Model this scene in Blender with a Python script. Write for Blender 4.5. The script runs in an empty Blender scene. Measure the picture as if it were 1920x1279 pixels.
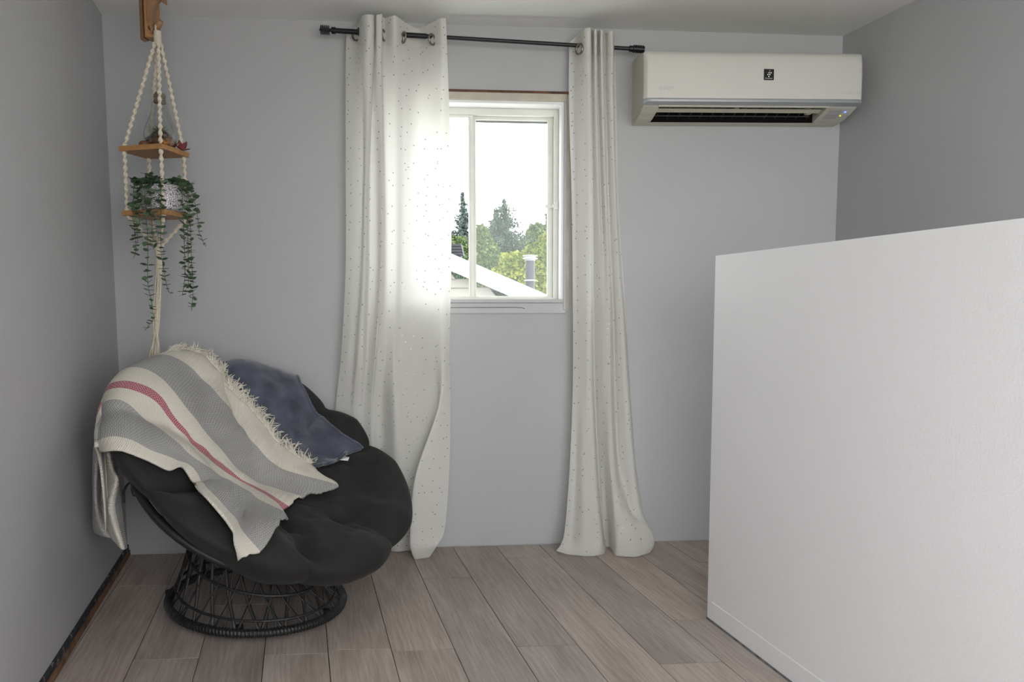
import bpy, math, random
import numpy as np
from mathutils import Vector, noise as mnoise
from mathutils.bvhtree import BVHTree
random.seed(7)
rng = np.random.default_rng(7)
scene = bpy.context.scene
col = scene.collection

# ---------------------------------------------------------------- camera
FPX, CX, CY, CAMH = 1434.0, 975.0, 708.0, 1.10
PITCH = math.atan(133.0 / FPX)
cam_d = bpy.data.cameras.new('camera')
cam = bpy.data.objects.new('camera', cam_d)
col.objects.link(cam)
cam_d.sensor_fit = 'HORIZONTAL'; cam_d.sensor_width = 36.0
cam_d.lens = FPX / 1920 * 36.0
cam_d.shift_x = (960 - CX) / 1920
cam_d.shift_y = (CY - 639.5) / 1920
cam_d.clip_start = 0.02; cam_d.clip_end = 400
cam.location = (0, 0, CAMH)
cam.rotation_euler = (math.pi / 2 - PITCH, 0, 0)
scene.camera = cam

# ---------------------------------------------------------------- sky, daylight, exposure
SKY = 5.0; REAR_W = 36.0    # overcast sky, and an added area lamp in the assumed rear window
world = bpy.data.worlds.new('overcast_sky'); scene.world = world
world.use_nodes = True
bg = world.node_tree.nodes['Background']
bg.inputs[0].default_value = (0.97, 0.99, 1.0, 1); bg.inputs[1].default_value = SKY
scene.view_settings.view_transform = 'Standard'
scene.view_settings.look = 'None'
scene.view_settings.gamma = 1.0
scene.view_settings.exposure = 0.12
scene.view_settings.use_curve_mapping = False

# ---------------------------------------------------------------- pixel <-> world
C0 = np.array([0, 0, CAMH])
FW = np.array([0, math.cos(PITCH), -math.sin(PITCH)])
UP = np.array([0, math.sin(PITCH), math.cos(PITCH)])
RT = np.array([1.0, 0, 0])
def ray(x, y): return RT * (x - CX) / FPX + UP * (CY - y) / FPX + FW
def hit(x, y, P, N):
    d = ray(x, y); return C0 + d * (np.dot(np.asarray(P) - C0, N) / np.dot(d, N))
def at_z(x, y, z=0.0): return hit(x, y, (0, 0, z), np.array([0, 0, 1.0]))
def at_y(x, y, Y): return hit(x, y, (0, Y, 0), np.array([0, 1.0, 0]))
# back wall frame: origin at left floor corner, along WU, into the room WN
WA = np.array([-1.747, 3.3194, 0.0]); WU = np.array([.99680, .07997, 0]); WN = np.array([.07997, -.99680, 0])
def wp(x, y, off=0.0): return hit(x, y, WA + WN * off, WN)
def W(s, o, z): return WA + WU * s + WN * o + np.array([0, 0, z])
def wso(P): v = np.asarray(P) - WA; return float(v @ WU), float(v @ WN), float(P[2])
CEIL = 2.315

# ---------------------------------------------------------------- helpers
class MB:
    def __init__(self): self.v = []; self.f = []; self.uv = []; self.mi = []
    def add(self, vs, fs, uvs=None, m=0):
        b = len(self.v)
        self.v += [tuple(map(float, p)) for p in vs]
        for k, fc in enumerate(fs):
            self.f.append([b + i for i in fc]); self.mi.append(m)
            if uvs is not None: self.uv.append([uvs[i] for i in fc])
            else: self.uv.append([(0, 0)] * len(fc))
        return self
    def prism(self, poly, z0, z1, m=0):
        n = len(poly)
        vs = [(p[0], p[1], z0) for p in poly] + [(p[0], p[1], z1) for p in poly]
        fs = [list(range(n))[::-1], list(range(n, 2 * n))] + [[i, (i + 1) % n, n + (i + 1) % n, n + i] for i in range(n)]
        return self.add(vs, fs, None, m)
    def hexa(self, p8, m=0):   # 4 bottom, 4 top
        return self.add(p8, [[3, 2, 1, 0], [4, 5, 6, 7], [0, 1, 5, 4], [1, 2, 6, 5], [2, 3, 7, 6], [3, 0, 4, 7]], None, m)
    def wbox(self, s0, s1, o0, o1, z0, z1, m=0, off=None):  # box in back-wall coordinates
        return self.hexa([W(s0, o0, z0), W(s0, o1, z0), W(s1, o1, z0), W(s1, o0, z0), W(s0, o0, z1), W(s0, o1, z1), W(s1, o1, z1), W(s1, o0, z1)], m)
    def box(self, x0, x1, y0, y1, z0, z1, m=0):
        return self.prism([(x0, y0), (x1, y0), (x1, y1), (x0, y1)], z0, z1, m)
    def tube(self, pts, r, n=8, closed=False, m=0, caps=True, prof=None, twist=None):
        pts = [np.asarray(p, float) for p in pts]; N = len(pts)
        rr = r if hasattr(r, '__len__') else [r] * N
        T = []
        for i in range(N):
            a = pts[(i - 1) % N] if (closed or i > 0) else pts[i]
            b = pts[(i + 1) % N] if (closed or i < N - 1) else pts[i]
            t = b - a; T.append(t / (np.linalg.norm(t) + 1e-12))
        ref = np.array([0, 0, 1.0]) if abs(T[0][2]) < .9 else np.array([1.0, 0, 0])
        nx = np.cross(T[0], ref); nx /= np.linalg.norm(nx)
        vs = []
        for i in range(N):
            nx = nx - T[i] * np.dot(nx, T[i]); nx /= np.linalg.norm(nx) + 1e-12
            ny = np.cross(T[i], nx)
            for k in range(n):
                a = 2 * math.pi * k / n
                ca, sa = math.cos(a), math.sin(a)
                if prof is not None: ca *= prof[0]; sa *= prof[1]
                if twist is not None:
                    tw = twist[i]; ca, sa = ca * math.cos(tw) - sa * math.sin(tw), ca * math.sin(tw) + sa * math.cos(tw)
                vs.append(pts[i] + rr[i] * (nx * ca + ny * sa))
        fs = []
        for i in range(N if closed else N - 1):
            j = (i + 1) % N
            for k in range(n):
                l = (k + 1) % n
                fs.append([i * n + k, i * n + l, j * n + l, j * n + k])
        if not closed and caps:
            fs.append(list(range(n))[::-1]); fs.append([(N - 1) * n + k for k in range(n)])
        return self.add(vs, fs, None, m)
    def lathe(self, prof, c=(0, 0, 0), n=24, m=0, axis=None):
        c = np.asarray(c, float)
        if axis is None: ax = np.array([0, 0, 1.0])
        else: ax = np.asarray(axis, float) / np.linalg.norm(axis)
        ref = np.array([1.0, 0, 0]) if abs(ax[0]) < .9 else np.array([0, 1.0, 0])
        e1 = np.cross(ref, ax); e1 /= np.linalg.norm(e1); e2 = np.cross(ax, e1)
        vs = []
        for (r, z) in prof:
            for k in range(n):
                a = 2 * math.pi * k / n
                vs.append(c + ax * z + r * (e1 * math.cos(a) + e2 * math.sin(a)))
        fs = []
        for i in range(len(prof) - 1):
            for k in range(n):
                l = (k + 1) % n
                fs.append([i * n + k, i * n + l, (i + 1) * n + l, (i + 1) * n + k])
        if prof[0][0] > 1e-6: fs.append(list(range(n))[::-1])
        if prof[-1][0] > 1e-6: fs.append([(len(prof) - 1) * n + k for k in range(n)])
        return self.add(vs, fs, None, m)
    def grid(self, G, uv=None, m=0, flip=False):   # G [rows][cols][3]
        R_, C_ = len(G), len(G[0])
        vs = [p for row in G for p in row]
        us = None
        if uv is not None: us = [tuple(map(float, p)) for row in uv for p in row]
        fs = []
        for i in range(R_ - 1):
            for j in range(C_ - 1):
                q = [i * C_ + j, i * C_ + j + 1, (i + 1) * C_ + j + 1, (i + 1) * C_ + j]
                fs.append(q[::-1] if flip else q)
        return self.add(vs, fs, us, m)
    def build(self, name, mats, parent=None, smooth=False, origin=None, bevel=0, seg=2, solid=0, autos=None, weld=False):
        me = bpy.data.meshes.new(name)
        o = np.zeros(3) if origin is None else np.asarray(origin, float)
        if parent is not None and origin is None: o = np.array(parent.get('_o', (0, 0, 0)), float)
        me.from_pydata([(p[0] - o[0], p[1] - o[1], p[2] - o[2]) for p in self.v], [], self.f)
        if not isinstance(mats, (list, tuple)): mats = [mats]
        for mm in mats: me.materials.append(mm)
        uvl = me.uv_layers.new(name='UVMap')
        flat = [c for fc in self.uv for p in fc for c in p]
        uvl.data.foreach_set('uv', flat)
        me.polygons.foreach_set('material_index', self.mi)
        if smooth: me.polygons.foreach_set('use_smooth', [True] * len(me.polygons))
        me.update()
        ob = bpy.data.objects.new(name, me); col.objects.link(ob)
        if parent is not None: ob.parent = parent
        else: ob.location = o
        if weld:
            wd = ob.modifiers.new('weld', 'WELD'); wd.merge_threshold = 1e-5
        if solid:
            sm = ob.modifiers.new('solid', 'SOLIDIFY'); sm.thickness = solid; sm.offset = 0
        if bevel:
            bv = ob.modifiers.new('bevel', 'BEVEL'); bv.width = bevel; bv.segments = seg; bv.limit_method = 'ANGLE'; bv.angle_limit = math.radians(40)
        if autos is not None:
            me.polygons.foreach_set('use_smooth', [True] * len(me.polygons))
            try: me.set_sharp_from_angle(angle=math.radians(autos))
            except Exception: pass
        return ob

def thing(name, label, cat, loc, group=None):
    o = bpy.data.objects.new(name, None); col.objects.link(o)
    o.empty_display_size = .05; o.location = tuple(map(float, loc)); o['_o'] = tuple(map(float, loc))
    tag(o, label, cat, group); return o
def tag(o, label, cat=None, group=None):
    if label: o['label'] = label
    if cat: o['category'] = cat
    if group: o['group'] = group
    return o
def struct(o, label=None):
    o['kind'] = 'structure'
    if label: o['label'] = label
    return o
def crom(P, n):   # Catmull-Rom resample of control rows P (k,...) to n samples
    P = np.asarray(P, float); k = len(P); out = []
    for t in np.linspace(0, k - 1, n):
        i = min(int(t), k - 2); q = t - i
        p0 = P[max(i - 1, 0)]; p1 = P[i]; p2 = P[i + 1]; p3 = P[min(i + 2, k - 1)]
        out.append(.5 * (2 * p1 + (p2 - p0) * q + (2 * p0 - 5 * p1 + 4 * p2 - p3) * q * q + (3 * p1 - p0 - 3 * p2 + p3) * q ** 3))
    return np.array(out)
def crom2(G, nr, nc):  # G (rows, cols, d)
    G = np.asarray(G, float)
    A = crom(G, nr)
    return np.transpose(crom(np.transpose(A, (1, 0, 2)), nc), (1, 0, 2))
def lin(P, n):
    P = np.asarray(P, float); x = np.linspace(0, len(P) - 1, n); xi = np.arange(len(P))
    return np.stack([np.interp(x, xi, P[:, k]) for k in range(P.shape[1])], 1)
def fbm(x, y, z, s=1.0, o=3): return mnoise.fractal(Vector((x * s, y * s, z * s)), 1.0, 2.0, o)

# ---------------------------------------------------------------- materials
MATS = {}
def nodes(m):
    m.use_nodes = True; return m.node_tree.nodes, m.node_tree.links, m.node_tree.nodes['Principled BSDF']
def mat(name, c, rough=.6, metal=0.0, bump=0, bscale=200, vary=0, vscale=8, spec=.5, sheen=0, trans=0, coat=0, stretch=None):
    m = bpy.data.materials.new(name); N, L, P = nodes(m); MATS[name] = m
    P.inputs['Base Color'].default_value = (*c, 1); P.inputs['Roughness'].default_value = rough
    P.inputs['Metallic'].default_value = metal; P.inputs['Specular IOR Level'].default_value = spec
    if sheen: P.inputs['Sheen Weight'].default_value = sheen; P.inputs['Sheen Roughness'].default_value = .5
    if trans: P.inputs['Transmission Weight'].default_value = trans
    if coat: P.inputs['Coat Weight'].default_value = coat
    tc = N.new('ShaderNodeTexCoord'); mp = N.new('ShaderNodeMapping'); L.new(tc.outputs['Object'], mp.inputs[0])
    if stretch: mp.inputs['Scale'].default_value = stretch
    if vary:
        nz = N.new('ShaderNodeTexNoise'); nz.inputs['Scale'].default_value = vscale; nz.inputs['Detail'].default_value = 5
        L.new(mp.outputs[0], nz.inputs['Vector'])
        rp = N.new('ShaderNodeValToRGB'); e = rp.color_ramp.elements
        e[0].position = .3; e[1].position = .7
        e[0].color = (*[max(0, k * (1 - vary)) for k in c], 1); e[1].color = (*[min(1, k * (1 + vary)) for k in c], 1)
        L.new(nz.outputs['Fac'], rp.inputs[0]); L.new(rp.outputs[0], P.inputs['Base Color'])
    if bump:
        n2 = N.new('ShaderNodeTexNoise'); n2.inputs['Scale'].default_value = bscale; n2.inputs['Detail'].default_value = 3
        L.new(mp.outputs[0], n2.inputs['Vector'])
        b = N.new('ShaderNodeBump'); b.inputs['Strength'].default_value = bump; b.inputs['Distance'].default_value = .002
        L.new(n2.outputs['Fac'], b.inputs['Height']); L.new(b.outputs[0], P.inputs['Normal'])
    return m
WALLC = (.43, .43, .44)
M_wall = mat('grey_wall_paint', WALLC, .55, bump=.25, bscale=120, vary=.015, vscale=3)
M_ceil = mat('ceiling_paint', (.78, .78, .76), .6, bump=.15, bscale=90, vary=.015, vscale=3)
M_part = mat('white_partition_paint', (.82, .82, .835), .5, bump=.4, bscale=160, vary=.01, vscale=4)
M_trimw = mat('grey_painted_trim', (.46, .46, .47), .45, bump=.3, bscale=60, vary=.05, vscale=14)
M_white = mat('white_jamb_paint', (.82, .83, .83), .4, bump=.1)
M_vinyl = mat('aged_vinyl', (.74, .75, .69), .4, vary=.04, vscale=10)
M_gap = mat('dark_gap', (.02, .018, .017), .9)
M_rawbrown = mat('raw_brown_wood', (.13, .06, .035), .8, bump=.6, bscale=40, vary=.5, vscale=30)
M_rawbeige = mat('weathered_casing_paint', (.50, .46, .38), .6, bump=.4, bscale=50, vary=.15, vscale=12)
M_black = mat('black_metal', (.012, .012, .013), .35, metal=.3)
M_steel = mat('antique_grommet_metal', (.28, .26, .23), .3, metal=1)
M_rattan = mat('black_rattan', (.014, .014, .015), .5, bump=.5, bscale=300)
M_wood = mat('warm_pine_wood', (.40, .205, .078), .5, bump=.2, bscale=60, vary=.22, vscale=9, stretch=(3, 14, 14))
M_wood2 = mat('dark_groove_wood', (.10, .045, .02), .6)
M_hook = mat('brown_hook_wood', (.30, .165, .085), .45, vary=.2, vscale=25)
M_rope = mat('cream_cotton_rope', (.68, .60, .49), .9, bump=.8, bscale=600, vary=.1, vscale=120, sheen=.2)
M_pot = None
M_ac = mat('aged_white_plastic', (.60, .59, .545), .38, vary=.015, vscale=5)
M_acside = mat('yellowed_plastic', (.56, .55, .46), .42, vary=.03, vscale=6)
M_silver = mat('silver_plastic', (.42, .44, .45), .28, metal=.35)
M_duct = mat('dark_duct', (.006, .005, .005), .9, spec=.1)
M_fin = mat('dark_fin', (.03, .027, .026), .6)
M_flap = mat('cream_flap', (.58, .55, .43), .4)
M_acgrey = mat('faint_grey_print', (.49, .485, .455), .5)
M_panelgrey = mat('display_window_plastic', (.42, .42, .41), .3)
M_badge = mat('black_badge', (.008, .008, .008), .25)
M_badgew = mat('white_badge_print', (.8, .8, .8), .4)
M_badger = mat('red_badge_print', (.12, .01, .02), .4)
def emis(name, c, s):
    m = bpy.data.materials.new(name); N, L, P = nodes(m)
    P.inputs['Base Color'].default_value = (*c, 1); P.inputs['Emission Color'].default_value = (*c, 1); P.inputs['Emission Strength'].default_value = s
    return m
M_ledb = emis('blue_led', (.12, .25, 1.0), 2.2); M_ledhi = emis('led_highlight', (.8, .9, 1), 2.0); M_ledy = emis('yellow_led', (1, .75, .08), 1.2)  # the white one paints a glare spot on the blue lamp

def floor_mat():
    m = bpy.data.materials.new('grey_oak_laminate'); N, L, P = nodes(m)
    uvn = N.new('ShaderNodeUVMap'); uvn.uv_map = 'UVMap'
    oi = N.new('ShaderNodeObjectInfo')
    add = N.new('ShaderNodeVectorMath'); add.operation = 'MULTIPLY_ADD'
    comb = N.new('ShaderNodeCombineXYZ')
    L.new(oi.outputs['Random'], comb.inputs[0]); L.new(oi.outputs['Random'], comb.inputs[1]); L.new(oi.outputs['Random'], comb.inputs[2])
    L.new(comb.outputs[0], add.inputs[0]); add.inputs[1].default_value = (37, 53, 11); L.new(uvn.outputs[0], add.inputs[2])
    def nz(scale, sc, det, dist=0):
        mp = N.new('ShaderNodeMapping'); mp.inputs['Scale'].default_value = sc; L.new(add.outputs[0], mp.inputs[0])
        n = N.new('ShaderNodeTexNoise'); n.inputs['Scale'].default_value = scale; n.inputs['Detail'].default_value = det; n.inputs['Distortion'].default_value = dist
        L.new(mp.outputs[0], n.inputs['Vector']); return n
    big = nz(1, (9, 1.6, 1), 3, .6)     # broad figure along the board
    fine = nz(1, (160, 7, 1), 6)        # pores
    mp = N.new('ShaderNodeMapping'); mp.inputs['Scale'].default_value = (1, .12, 1); L.new(add.outputs[0], mp.inputs[0])
    wv = N.new('ShaderNodeTexWave'); wv.wave_type = 'BANDS'; wv.bands_direction = 'X'
    wv.inputs['Scale'].default_value = 16; wv.inputs['Distortion'].default_value = 9; wv.inputs['Detail'].default_value = 4; wv.inputs['Detail Scale'].default_value = 1.6
    L.new(mp.outputs[0], wv.inputs['Vector'])
    r1 = N.new('ShaderNodeValToRGB'); e = r1.color_ramp.elements
    e[0].position = .22; e[0].color = (.315, .262, .232, 1); e[1].position = .78; e[1].color = (.53, .47, .43, 1)
    L.new(big.outputs['Fac'], r1.inputs[0])
    def mix(a, b, fac_out, k, mode='MULTIPLY'):
        mx = N.new('ShaderNodeMixRGB'); mx.blend_type = mode; mx.inputs[0].default_value = k
        L.new(a, mx.inputs[1]); L.new(b, mx.inputs[2]); return mx.outputs[0]
    r2 = N.new('ShaderNodeValToRGB'); e = r2.color_ramp.elements
    e[0].position = .33; e[0].color = (.74, .72, .70, 1); e[1].position = .6; e[1].color = (1, 1, 1, 1)
    L.new(fine.outputs['Fac'], r2.inputs[0])
    r3 = N.new('ShaderNodeValToRGB'); e = r3.color_ramp.elements
    e[0].position = .1; e[0].color = (.80, .78, .77, 1); e[1].position = .8; e[1].color = (1.0, 1.0, 1.0, 1)
    L.new(wv.outputs['Fac'], r3.inputs[0])
    r4 = N.new('ShaderNodeValToRGB'); e = r4.color_ramp.elements
    e[0].color = (.86, .86, .88, 1); e[1].color = (1.1, 1.07, 1.04, 1); L.new(oi.outputs['Random'], r4.inputs[0])
    c = mix(r1.outputs[0], r2.outputs[0], None, .8); c = mix(c, r3.outputs[0], None, .38); c = mix(c, r4.outputs[0], None, 1)
    L.new(c, P.inputs['Base Color'])
    P.inputs['Roughness'].default_value = .42; P.inputs['Specular IOR Level'].default_value = .4
    b = N.new('ShaderNodeBump'); b.inputs['Strength'].default_value = .12; b.inputs['Distance'].default_value = .001
    L.new(fine.outputs['Fac'], b.inputs['Height']); L.new(b.outputs[0], P.inputs['Normal'])
    return m
M_floor = floor_mat()

# ---------------------------------------------------------------- room shell
SL, SR = .312, .292                   # how far the side walls splay per metre
RLEN = 4.0                            # room length towards the camera's back
PL = WA[:2]; PR = (WA + WU * 3.214)[:2]
QL = PL + np.array([SL, -1]) * RLEN; QR = PR + np.array([SR, -1]) * (RLEN + .257)
def offs(a, b, d):                    # outward offset of an edge
    t = (b - a) / np.linalg.norm(b - a); n = np.array([-t[1], t[0]]); return a + n * d, b + n * d
cen = (PL + PR + QL + QR) / 4
def slab(a, b, d=.14, ext=.0):
    t = (b - a) / np.linalg.norm(b - a); n = np.array([-t[1], t[0]])
    if np.dot(n, cen - a) > 0: n = -n
    return [a - t * ext, b + t * ext, b + t * ext + n * d, a - t * ext + n * d]
struct(MB().prism(slab(QL, PL), -.12, CEIL).build('wall_left', M_wall), 'grey painted side wall behind the round chair')
struct(MB().prism(slab(PR, QR), -.12, CEIL).build('wall_right', M_wall), 'grey painted side wall beside the air conditioner')
# back wall with the window opening
s_wl, s_wr = 1.195, 1.948; z_wb, z_wt = 1.131, 2.0
wb = MB()
wb.wbox(-.12, s_wl, -.14, 0, -.12, CEIL).wbox(s_wr, 3.334, -.14, 0, -.12, CEIL).wbox(s_wl, s_wr, -.14, 0, -.12, z_wb).wbox(s_wl, s_wr, -.14, 0, z_wt, CEIL)
struct(wb.build('wall_back', M_wall), 'grey painted wall with the curtained window')
# rear wall behind the camera with a wide patio window that lights the room
def Rr(t, o, z): 
    d = (QR - QL); p = QL + d * t; n = np.array([-d[1], d[0]]) / np.linalg.norm(d); 
    if np.dot(n, cen - QL) < 0: n = -n
    p = p + n * o; return np.array([p[0], p[1], z])
def rbox(mb, t0, t1, o0, o1, z0, z1):
    return mb.hexa([Rr(t0, o0, z0), Rr(t0, o1, z0), Rr(t1, o1, z0), Rr(t1, o0, z0), Rr(t0, o0, z1), Rr(t0, o1, z1), Rr(t1, o1, z1), Rr(t1, o0, z1)])
RT0, RT1, RZ0, RZ1 = .06, .94, .45, 2.2
rb = MB(); rbox(rb, -.04, RT0, -.14, 0, -.12, CEIL); rbox(rb, RT1, 1.04, -.14, 0, -.12, CEIL); rbox(rb, RT0, RT1, -.14, 0, -.12, RZ0); rbox(rb, RT0, RT1, -.14, 0, RZ1, CEIL)
struct(rb.build('wall_rear', M_wall), 'grey painted wall behind the viewer')
rf = MB()
for t in (RT0, .35, .65, RT1 - .012): rbox(rf, t, t + .012, -.10, -.05, RZ0, RZ1)
rbox(rf, RT0, RT1, -.10, -.05, RZ0, RZ0 + .04); rbox(rf, RT0, RT1, -.10, -.05, RZ1 - .04, RZ1)
struct(rf.build('window_2', M_white), 'white frame of the wide rear window')
struct(MB().prism([PL + [-.3, .3], PR + [.3, .3], QR + [.3, -.3], QL + [-.3, -.3]], CEIL, CEIL + .12).build('ceiling', M_ceil), 'pale painted ceiling')

def portal(name, center, normal, sx, sy):
    ld = bpy.data.lights.new(name, 'AREA'); ld.shape = 'RECTANGLE'; ld.size = sx; ld.size_y = sy
    ld.cycles.is_portal = True
    o = bpy.data.objects.new(name, ld); col.objects.link(o); o.location = tuple(center)
    o.rotation_euler = Vector(tuple(normal)).to_track_quat('-Z', 'Y').to_euler()
    return o
portal('daylight_front_window', W((s_wl + s_wr) / 2, -.16, (z_wb + z_wt) / 2), WN, .8, .92)
rc = Rr(.5, -.16, (RZ0 + RZ1) / 2); rn = Rr(.5, 1, 0) - Rr(.5, 0, 0)
rl = portal('rear_window_lamp', Rr(.5, -.12, (RZ0 + RZ1) / 2), rn, 2.6, 1.72)
rl.data.cycles.is_portal = False; rl.data.energy = REAR_W; rl.data.color = (1.0, .985, .965)  # area lamp added in the rear opening to brighten the room

# floor: base slab and single planks
def clip(poly, a, b):    # keep the left side of a->b
    out = []; a = np.asarray(a, float); b = np.asarray(b, float); d = b - a
    side = lambda p: d[0] * (p[1] - a[1]) - d[1] * (p[0] - a[0])
    for i in range(len(poly)):
        p, q = poly[i], poly[(i + 1) % len(poly)]; sp, sq = side(p), side(q)
        if sp >= 0: out.append(p)
        if (sp >= 0) != (sq >= 0): out.append(p + (q - p) * (sp / (sp - sq)))
    return out
fl = struct(MB().prism([QL, QR, PR, PL], -.12, -.0085).build('floor', M_gap), 'grey oak laminate floor')
PD = np.array([.289, -1.0]); XJ0, XJW = .016, .204
room = [QL + [.004, 0], QR + [-.004, 0], PR + [-.004, -.004], PL + [.004, -.004]]
def back_y(x): return WA[1] + (x - WA[0]) * WU[1] / WU[0]
def along(px, py):
    P = at_z(px, py)     # distance from the back wall measured along a plank
    k = 0.0
    for _ in range(30): 
        q = P[:2] - PD * k; k += (back_y(q[0]) - q[1])
    return k
JO = {-2: along(840, 1084), -3: along(790, 1219), -1: along(1020, 1211), 0: along(1000, 1046), 1: along(1300, 1243), 2: along(1290, 1162),
      -5: along(555, 1227), -7: along(310, 1236), -8: along(260, 1098), -4: 1.02, -6: .62, 3: .95, 4: .3, 5: .75, 6: 1.1, 7: .45, 8: .9, 9: .2, 10: .6, 11: .8, -9: .7, 12: .5, 13: .9, 14: .3}
PLEN = 1.29; G = .0013
for j in range(-9, 15):
    x0 = XJ0 + XJW * j + G; x1 = XJ0 + XJW * (j + 1) - G
    k0 = JO[j] - PLEN * math.ceil(JO[j] / PLEN)
    while k0 < 5.6:
        a, b = k0 + G * 1.5, k0 + PLEN - G * 1.5
        def pt(x, k):   # x measured on the line y=3
            # start on the back wall
            X = x; q = np.array([x, 3.0])
            kk = 0.0
            for _ in range(20):
                w = q - PD * kk; kk += (back_y(w[0]) - w[1])
            return q - PD * kk + PD * k
        poly = [pt(x0, b), pt(x1, b), pt(x1, a), pt(x0, a)]
        for e in range(4): 
            if poly: poly = clip(poly, room[e], room[(e + 1) % 4])
        if len(poly) >= 3:
            c = np.mean(poly, 0); mb = MB(); mb.prism(poly, -.008, 0.0)
            # uv in metres: x across, y along the board
            R2 = lambda p: ((p[0] + .289 * p[1]) * .96 - x0, (p[1]) * 1.04 - k0)
            mb.uv = [[R2(mb.v[i]) for i in fc] for fc in mb.f]
            pk = mb.build('plank', M_floor, origin=(c[0], c[1], 0))
            pk.parent = fl
        k0 += PLEN

# partition (half-height wall)
PS = .286; pe = at_z(1325, 1160)[:2]
pd = np.array([PS, -1.0]) / math.hypot(PS, 1); pn = np.array([-pd[1], pd[0]])
if pn[0] < 0: pn = -pn
PH = 1.272; pl_ = 3.2
struct(MB().prism([pe, pe + pd * pl_, pe + pd * pl_ + pn * .12, pe + pn * .12], 0, PH).build('wall_partition', M_part, bevel=.004), 'white half-height partition wall')
# partition skirting: flush strip painted over, with a dark open joint to the floor
bp = MB().prism([pe - pn * .0016 + pd * .028, pe + pd * pl_ - pn * .0016, pe + pd * pl_ + pn * .01, pe + pn * .01 + pd * .028], .008, .075)
struct(bp.build('baseboard_partition', M_part, bevel=.003), 'white skirting strip along the partition')
struct(MB().prism([pe - pn * .0012, pe + pd * pl_ - pn * .004, pe + pd * pl_, pe], 0.0005, .0075).build('trim_1', mat('dusty_joint', (.16, .16, .17), .9, vary=.5, vscale=25)), 'dark joint under the partition skirting')
# back wall skirting and left wall raw edge
bb = MB().wbox(.012, 3.2, 0, .003, .003, .070)
struct(bb.build('baseboard_back', M_wall, bevel=.002), 'grey painted skirting strip under the window')
lt = (QL - PL) / np.linalg.norm(QL - PL); ln = np.array([-lt[1], lt[0]])
if ln[0] < 0: ln = -ln
def lbox(a, b, o0, o1, z0, z1): return MB().prism([PL + lt * a + ln * o0, PL + lt * b + ln * o0, PL + lt * b + ln * o1, PL + lt * a + ln * o1], z0, z1)
M_rawedge = mat('raw_brown_edge_wood', (.16, .085, .045), .7, bump=.5, bscale=60, vary=.5, vscale=20)
def peel():
    m = bpy.data.materials.new('peeling_dark_paint'); N, L, P = nodes(m)
    tc = N.new('ShaderNodeTexCoord'); nz = N.new('ShaderNodeTexNoise'); nz.inputs['Scale'].default_value = 28; nz.inputs['Detail'].default_value = 6
    L.new(tc.outputs['Object'], nz.inputs['Vector']); rp = N.new('ShaderNodeValToRGB'); e = rp.color_ramp.elements
    e[0].position = .42; e[0].color = (.012, .014, .02, 1); e[1].position = .68; e[1].color = (.012, .014, .02, 1)
    x = rp.color_ramp.elements.new(.60); x.color = (.03, .035, .045, 1); x = rp.color_ramp.elements.new(.64); x.color = (.30, .30, .31, 1)
    L.new(nz.outputs['Fac'], rp.inputs[0]); L.new(rp.outputs[0], P.inputs['Base Color']); P.inputs['Roughness'].default_value = .7
    return m
bl = lbox(.0, RLEN, 0, .006, .022, .046).build('baseboard_left', peel())
struct(bl, 'peeling dark strip along the foot of the side wall')
struct(lbox(.0, RLEN, 0, .012, .0, .022).build('trim_2', M_rawedge), 'raw brown wood edge along the side wall floor')

# ---------------------------------------------------------------- window
M_glass = bpy.data.materials.new('window_glass'); N_, L_, P_ = nodes(M_glass)
N_.remove(P_); gt = N_.new('ShaderNodeBsdfTransparent'); gt.inputs[0].default_value = (.97, .985, .975, 1)
gg = N_.new('ShaderNodeBsdfGlossy'); gg.inputs['Roughness'].default_value = .02
gm = N_.new('ShaderNodeMixShader'); fr = N_.new('ShaderNodeFresnel'); fr.inputs[0].default_value = 1.10
L_.new(fr.outputs[0], gm.inputs[0]); L_.new(gt.outputs[0], gm.inputs[1]); L_.new(gg.outputs[0], gm.inputs[2])
L_.new(gm.outputs[0], N_['Material Output'].inputs[0])
def screen_mat():
    m = bpy.data.materials.new('insect_screen_mesh'); N, L, P = nodes(m); N.remove(P)
    t = N.new('ShaderNodeBsdfTransparent'); d = N.new('ShaderNodeBsdfDiffuse'); d.inputs[0].default_value = (.45, .46, .47, 1)
    tl = N.new('ShaderNodeBsdfTranslucent'); tl.inputs[0].default_value = (.45, .46, .47, 1)
    a = N.new('ShaderNodeMixShader'); a.inputs[0].default_value = .5; L.new(d.outputs[0], a.inputs[1]); L.new(tl.outputs[0], a.inputs[2])
    mx = N.new('ShaderNodeMixShader'); mx.inputs[0].default_value = .17; L.new(t.outputs[0], mx.inputs[1]); L.new(a.outputs[0], mx.inputs[2])
    L.new(mx.outputs[0], N['Material Output'].inputs[0]); return m
M_screen = screen_mat()
win = bpy.data.objects.new('window_1', None); col.objects.link(win); win.location = tuple(W((s_wl + s_wr) / 2, 0, z_wb)); win['_o'] = tuple(win.location)
struct(win, 'old sliding window with an insect screen and worn casing')
J = .012
jb = MB()
jb.wbox(s_wl, s_wl + J, -.138, .002, z_wb, z_wt); jb.wbox(s_wr - J, s_wr, -.138, .002, z_wb, z_wt)
jb.wbox(s_wl + J, s_wr - J, -.138, .002, z_wt - J, z_wt)
jb.build('jamb', M_white, win)
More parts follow.
